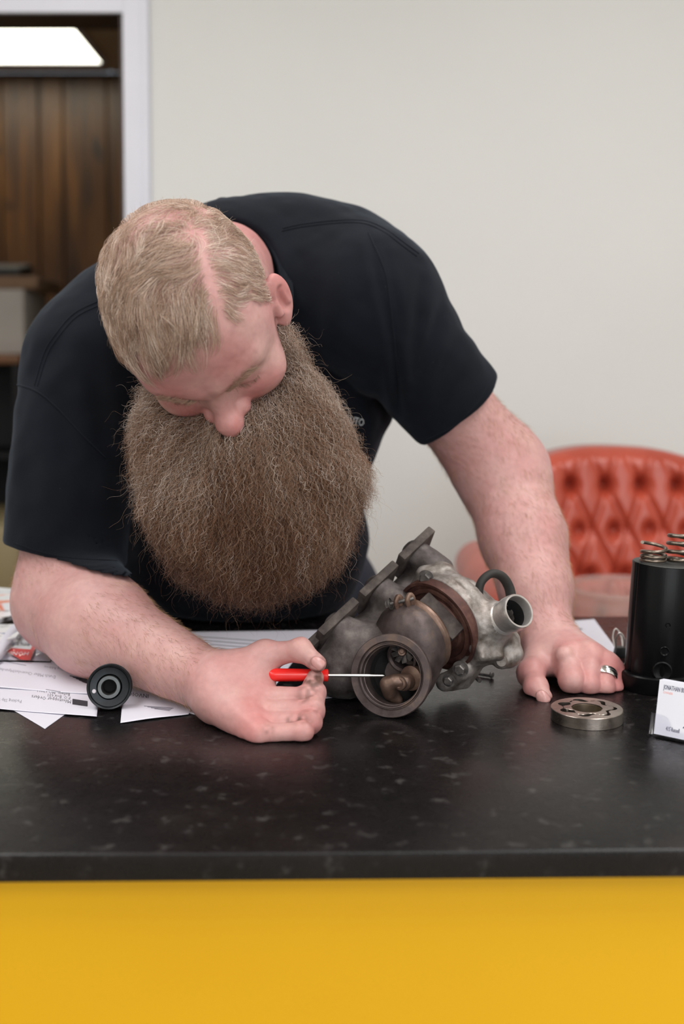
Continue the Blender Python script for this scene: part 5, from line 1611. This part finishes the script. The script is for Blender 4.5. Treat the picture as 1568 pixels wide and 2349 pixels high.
# curled strip of paper
cs = catmull([G(-30, 1548) + np.array([0, 0, .006]), G(10, 1520) + np.array([0, 0, .008]), G(40, 1480) + np.array([0, 0, .013]), G(74, 1452) + np.array([0, 0, .016]), G(100, 1430) + np.array([0, 0, .012])], 30)
Vs = []; 
for i_, p in enumerate(cs):
    Vs.append(p); Vs.append(p + np.array([-.012, -.004, .006]))
o = link('paper_strip', mesh_np('paper_strip', np.array(Vs), np.array([(2 * i, 2 * i + 1, 2 * i + 3, 2 * i + 2) for i in range(29)])), M_paper)
o.modifiers.new('thickness', 'SOLIDIFY').thickness = .0002
tag(o, 'curled white paper strip beside the plastic parts bag', 'paper')

# clear parts bag with a red and white label
m = Mat('clear_film'); m.set(Base_Color=(.95, .95, .97, 1), Roughness=.08, Transmission_Weight=1.0, IOR=1.12); M_film = m.m
bag = empty('parts_bag', tuple(G(50, 1510))); tag(bag, 'clear plastic parts bag with a red and white label', 'bag')
bcn = [G(0, 1440, CT + .008), G(150, 1444, CT + .008), G(116, 1514, CT + .008), G(-25, 1512, CT + .008)]
def bag_pt(u, v_, z): 
    p = (bcn[0] * (1 - u) + bcn[1] * u) * (1 - v_) + (bcn[3] * (1 - u) + bcn[2] * u) * v_
    return np.array([p[0], p[1], CT + .0045 + z])
nb2 = 44; Vt = []; 
for top_ in (1, 0):
    for j in range(nb2 + 1):
        for i in range(nb2 + 1):
            u, v_ = i / nb2, j / nb2
            puff = (math.sin(math.pi * u) * math.sin(math.pi * v_)) ** .55
            wr = vnoise(np.array([[u * 3, v_ * 3, .3]]), 2.2, 81)[0] * .004 + abs(vnoise(np.array([[u * 3, v_ * 3, .7]]), 5, 82)[0]) * .002
            Vt.append(bag_pt(u, v_, (.009 * puff + wr * puff + .0004) if top_ else .0))
Ft = []
n1_ = (nb2 + 1) ** 2
for j in range(nb2):
    for i in range(nb2):
        a_ = j * (nb2 + 1) + i; q_ = (a_, a_ + 1, a_ + nb2 + 2, a_ + nb2 + 1); Ft.append(q_)
bag_me = mesh_np('film', np.array(Vt[:n1_]), np.array(Ft))
fo = world_child(link('film', bag_me, M_film), bag); fo.modifiers.new('thickness', 'SOLIDIFY').thickness = .00012
def lab_poly(name, pts, mat, lift):
    P_ = [bag_pt(u, v_, .0018 + lift) for u, v_ in pts]; bm = bmesh.new(); vv = [bm.verts.new(p) for p in P_]; bm.faces.new(vv)
    bmesh.ops.recalc_face_normals(bm, faces=bm.faces[:])
    return world_child(link(name, from_bm(name, bm), mat), bag)
M_lred = plain('label_red', srgb(222, 24, 30), .4, var=.04); M_lwh = plain('label_white', srgb(226, 226, 228), .4, var=.03)
lb = lab_poly('label', [(.18, .03), (.66, .06), (.66, .72), (.10, .62)], M_lwh, .0)
lab_poly('label_edge', [(.62, .05), (.67, .06), (.66, .98), (.58, .96)], M_lred, .0003)
lab_poly('label_band', [(.08, .60), (.62, .66), (.62, .98), (.50, .96)], M_lred, .0002)
lab_poly('label_edge', [(.19, .0), (.64, .02), (.64, .07), (.18, .05)], M_lred, .0003)
def bag_text(txt, u0, v0, su, sv, mat):
    me = text_me('lettering', txt, 1.0, 1.0, 1); v = verts_of(me).astype(float)
    out = np.array([bag_pt(u0 - a * su, v0 + -b * -1 * sv * -1 if False else v0 - (-b) * sv, .0024) for a, b, _ in v])
    me.vertices.foreach_set('co', out.astype(f32).ravel()); me.update()
    world_child(link('lettering', me, mat), bag)
bag_text('90050-P', .56, .47, .115, .13, M_ink); bag_text('1', .42, .38, .09, .09, M_ink); bag_text('HONDA', .60, .74, .115, .16, M_lwh)
for i_ in range(5): bag_text('||||| ||| ||||', .56, .12 + i_ * .05, .075, .045, M_faint)

# brochure and pen clip behind his left hand
sH, bH = sheet('brochure', [(1240, 1432), (1362, 1421), (1420, 1500), (1262, 1512)], .0004, 'white brochure with teal print behind his left hand', group='papers behind his left hand', amp=.0004)
M_teal = plain('teal_ink', srgb(52, 112, 128), .7, var=.1)
for a_, b_, t_ in (((1318, 1448), (1334, 1444), 3), ((1320, 1460), (1338, 1458), 5), ((1316, 1454), (1330, 1453), 3)): bar_on(sH, bH, a_, b_, t_, M_teal, 'print')
clip = empty('binder_clip', tuple(G(1416, 1500))); tag(clip, 'small black binder clip with silver arms beside the cylinder', 'clip')
cp = G(1418, 1512)
Mx = frame_from((0.2, -.9, .35))
world_child(link('jaw', poly_me('jaw', [(-.009, 0), (.009, 0), (.006, .013), (-.006, .013)], .012, np.stack([np.array([1.0, 0, 0]), np.array([0, 0, 1.0]), np.array([0, 1.0, 0])], 1), cp + np.array([.004, 0, .0006]), .0008), M_blk), clip)
for s_ in (-1, 1):
    b0 = cp + np.array([.002, .006 + .004 * s_, .013])
    world_child(link('arm', tube_me('arm', catmull([b0 + np.array([-.005, 0, 0]), b0 + np.array([-.006, .004 * s_, .012]), b0 + np.array([-.002, .006 * s_, .020]), b0 + np.array([.004, .004 * s_, .012]), b0 + np.array([.005, 0, 0])], 20), .0011, 8), M_machined), clip)
# chromed valve lifter at the far right
vl = G(1566, 1588); lif = empty('valve_lifter', tuple(vl)); tag(lif, 'small chromed valve lifter behind the business cards', 'valve lifter')
o = link('body', lathe_me('body', [(0, 0), (.009, 0), (.0102, .001), (.0102, .014), (.0094, .0155), (.0094, .018), (.0102, .019), (.0102, .027), (.009, .0285), (0, .0285)], 40), plain('chrome', (.7, .68, .64, 1), .12, 1.0), lif); o.location = (.006, .004, .0004)
o = link('foot', lathe_me('foot', [(0, 0), (.0125, 0), (.0128, .001), (.0125, .0025), (.0103, .003), (0, .003)], 40), M_bronze, lif); o.location = (.006, .004, .0003)
# loose screw under the compressor
sc0 = G(1116, 1553); scw = empty('loose_screw', tuple(sc0)); tag(scw, 'loose steel screw lying under the compressor housing', 'screw')
world_child(link('shank', tube_me('shank', [sc0 + np.array([-.012, .006, .0024]), sc0 + np.array([.004, -.004, .0024])], .0018, 10), M_bolt), scw)
world_child(link('head', lathe_me('head', [(0, .003), (.003, .0026), (.0036, .0012), (.0036, 0), (0, 0)], 20, sc0 + np.array([.004, -.004, .0038]), (.8, -.6, 0)), M_bolt), scw)
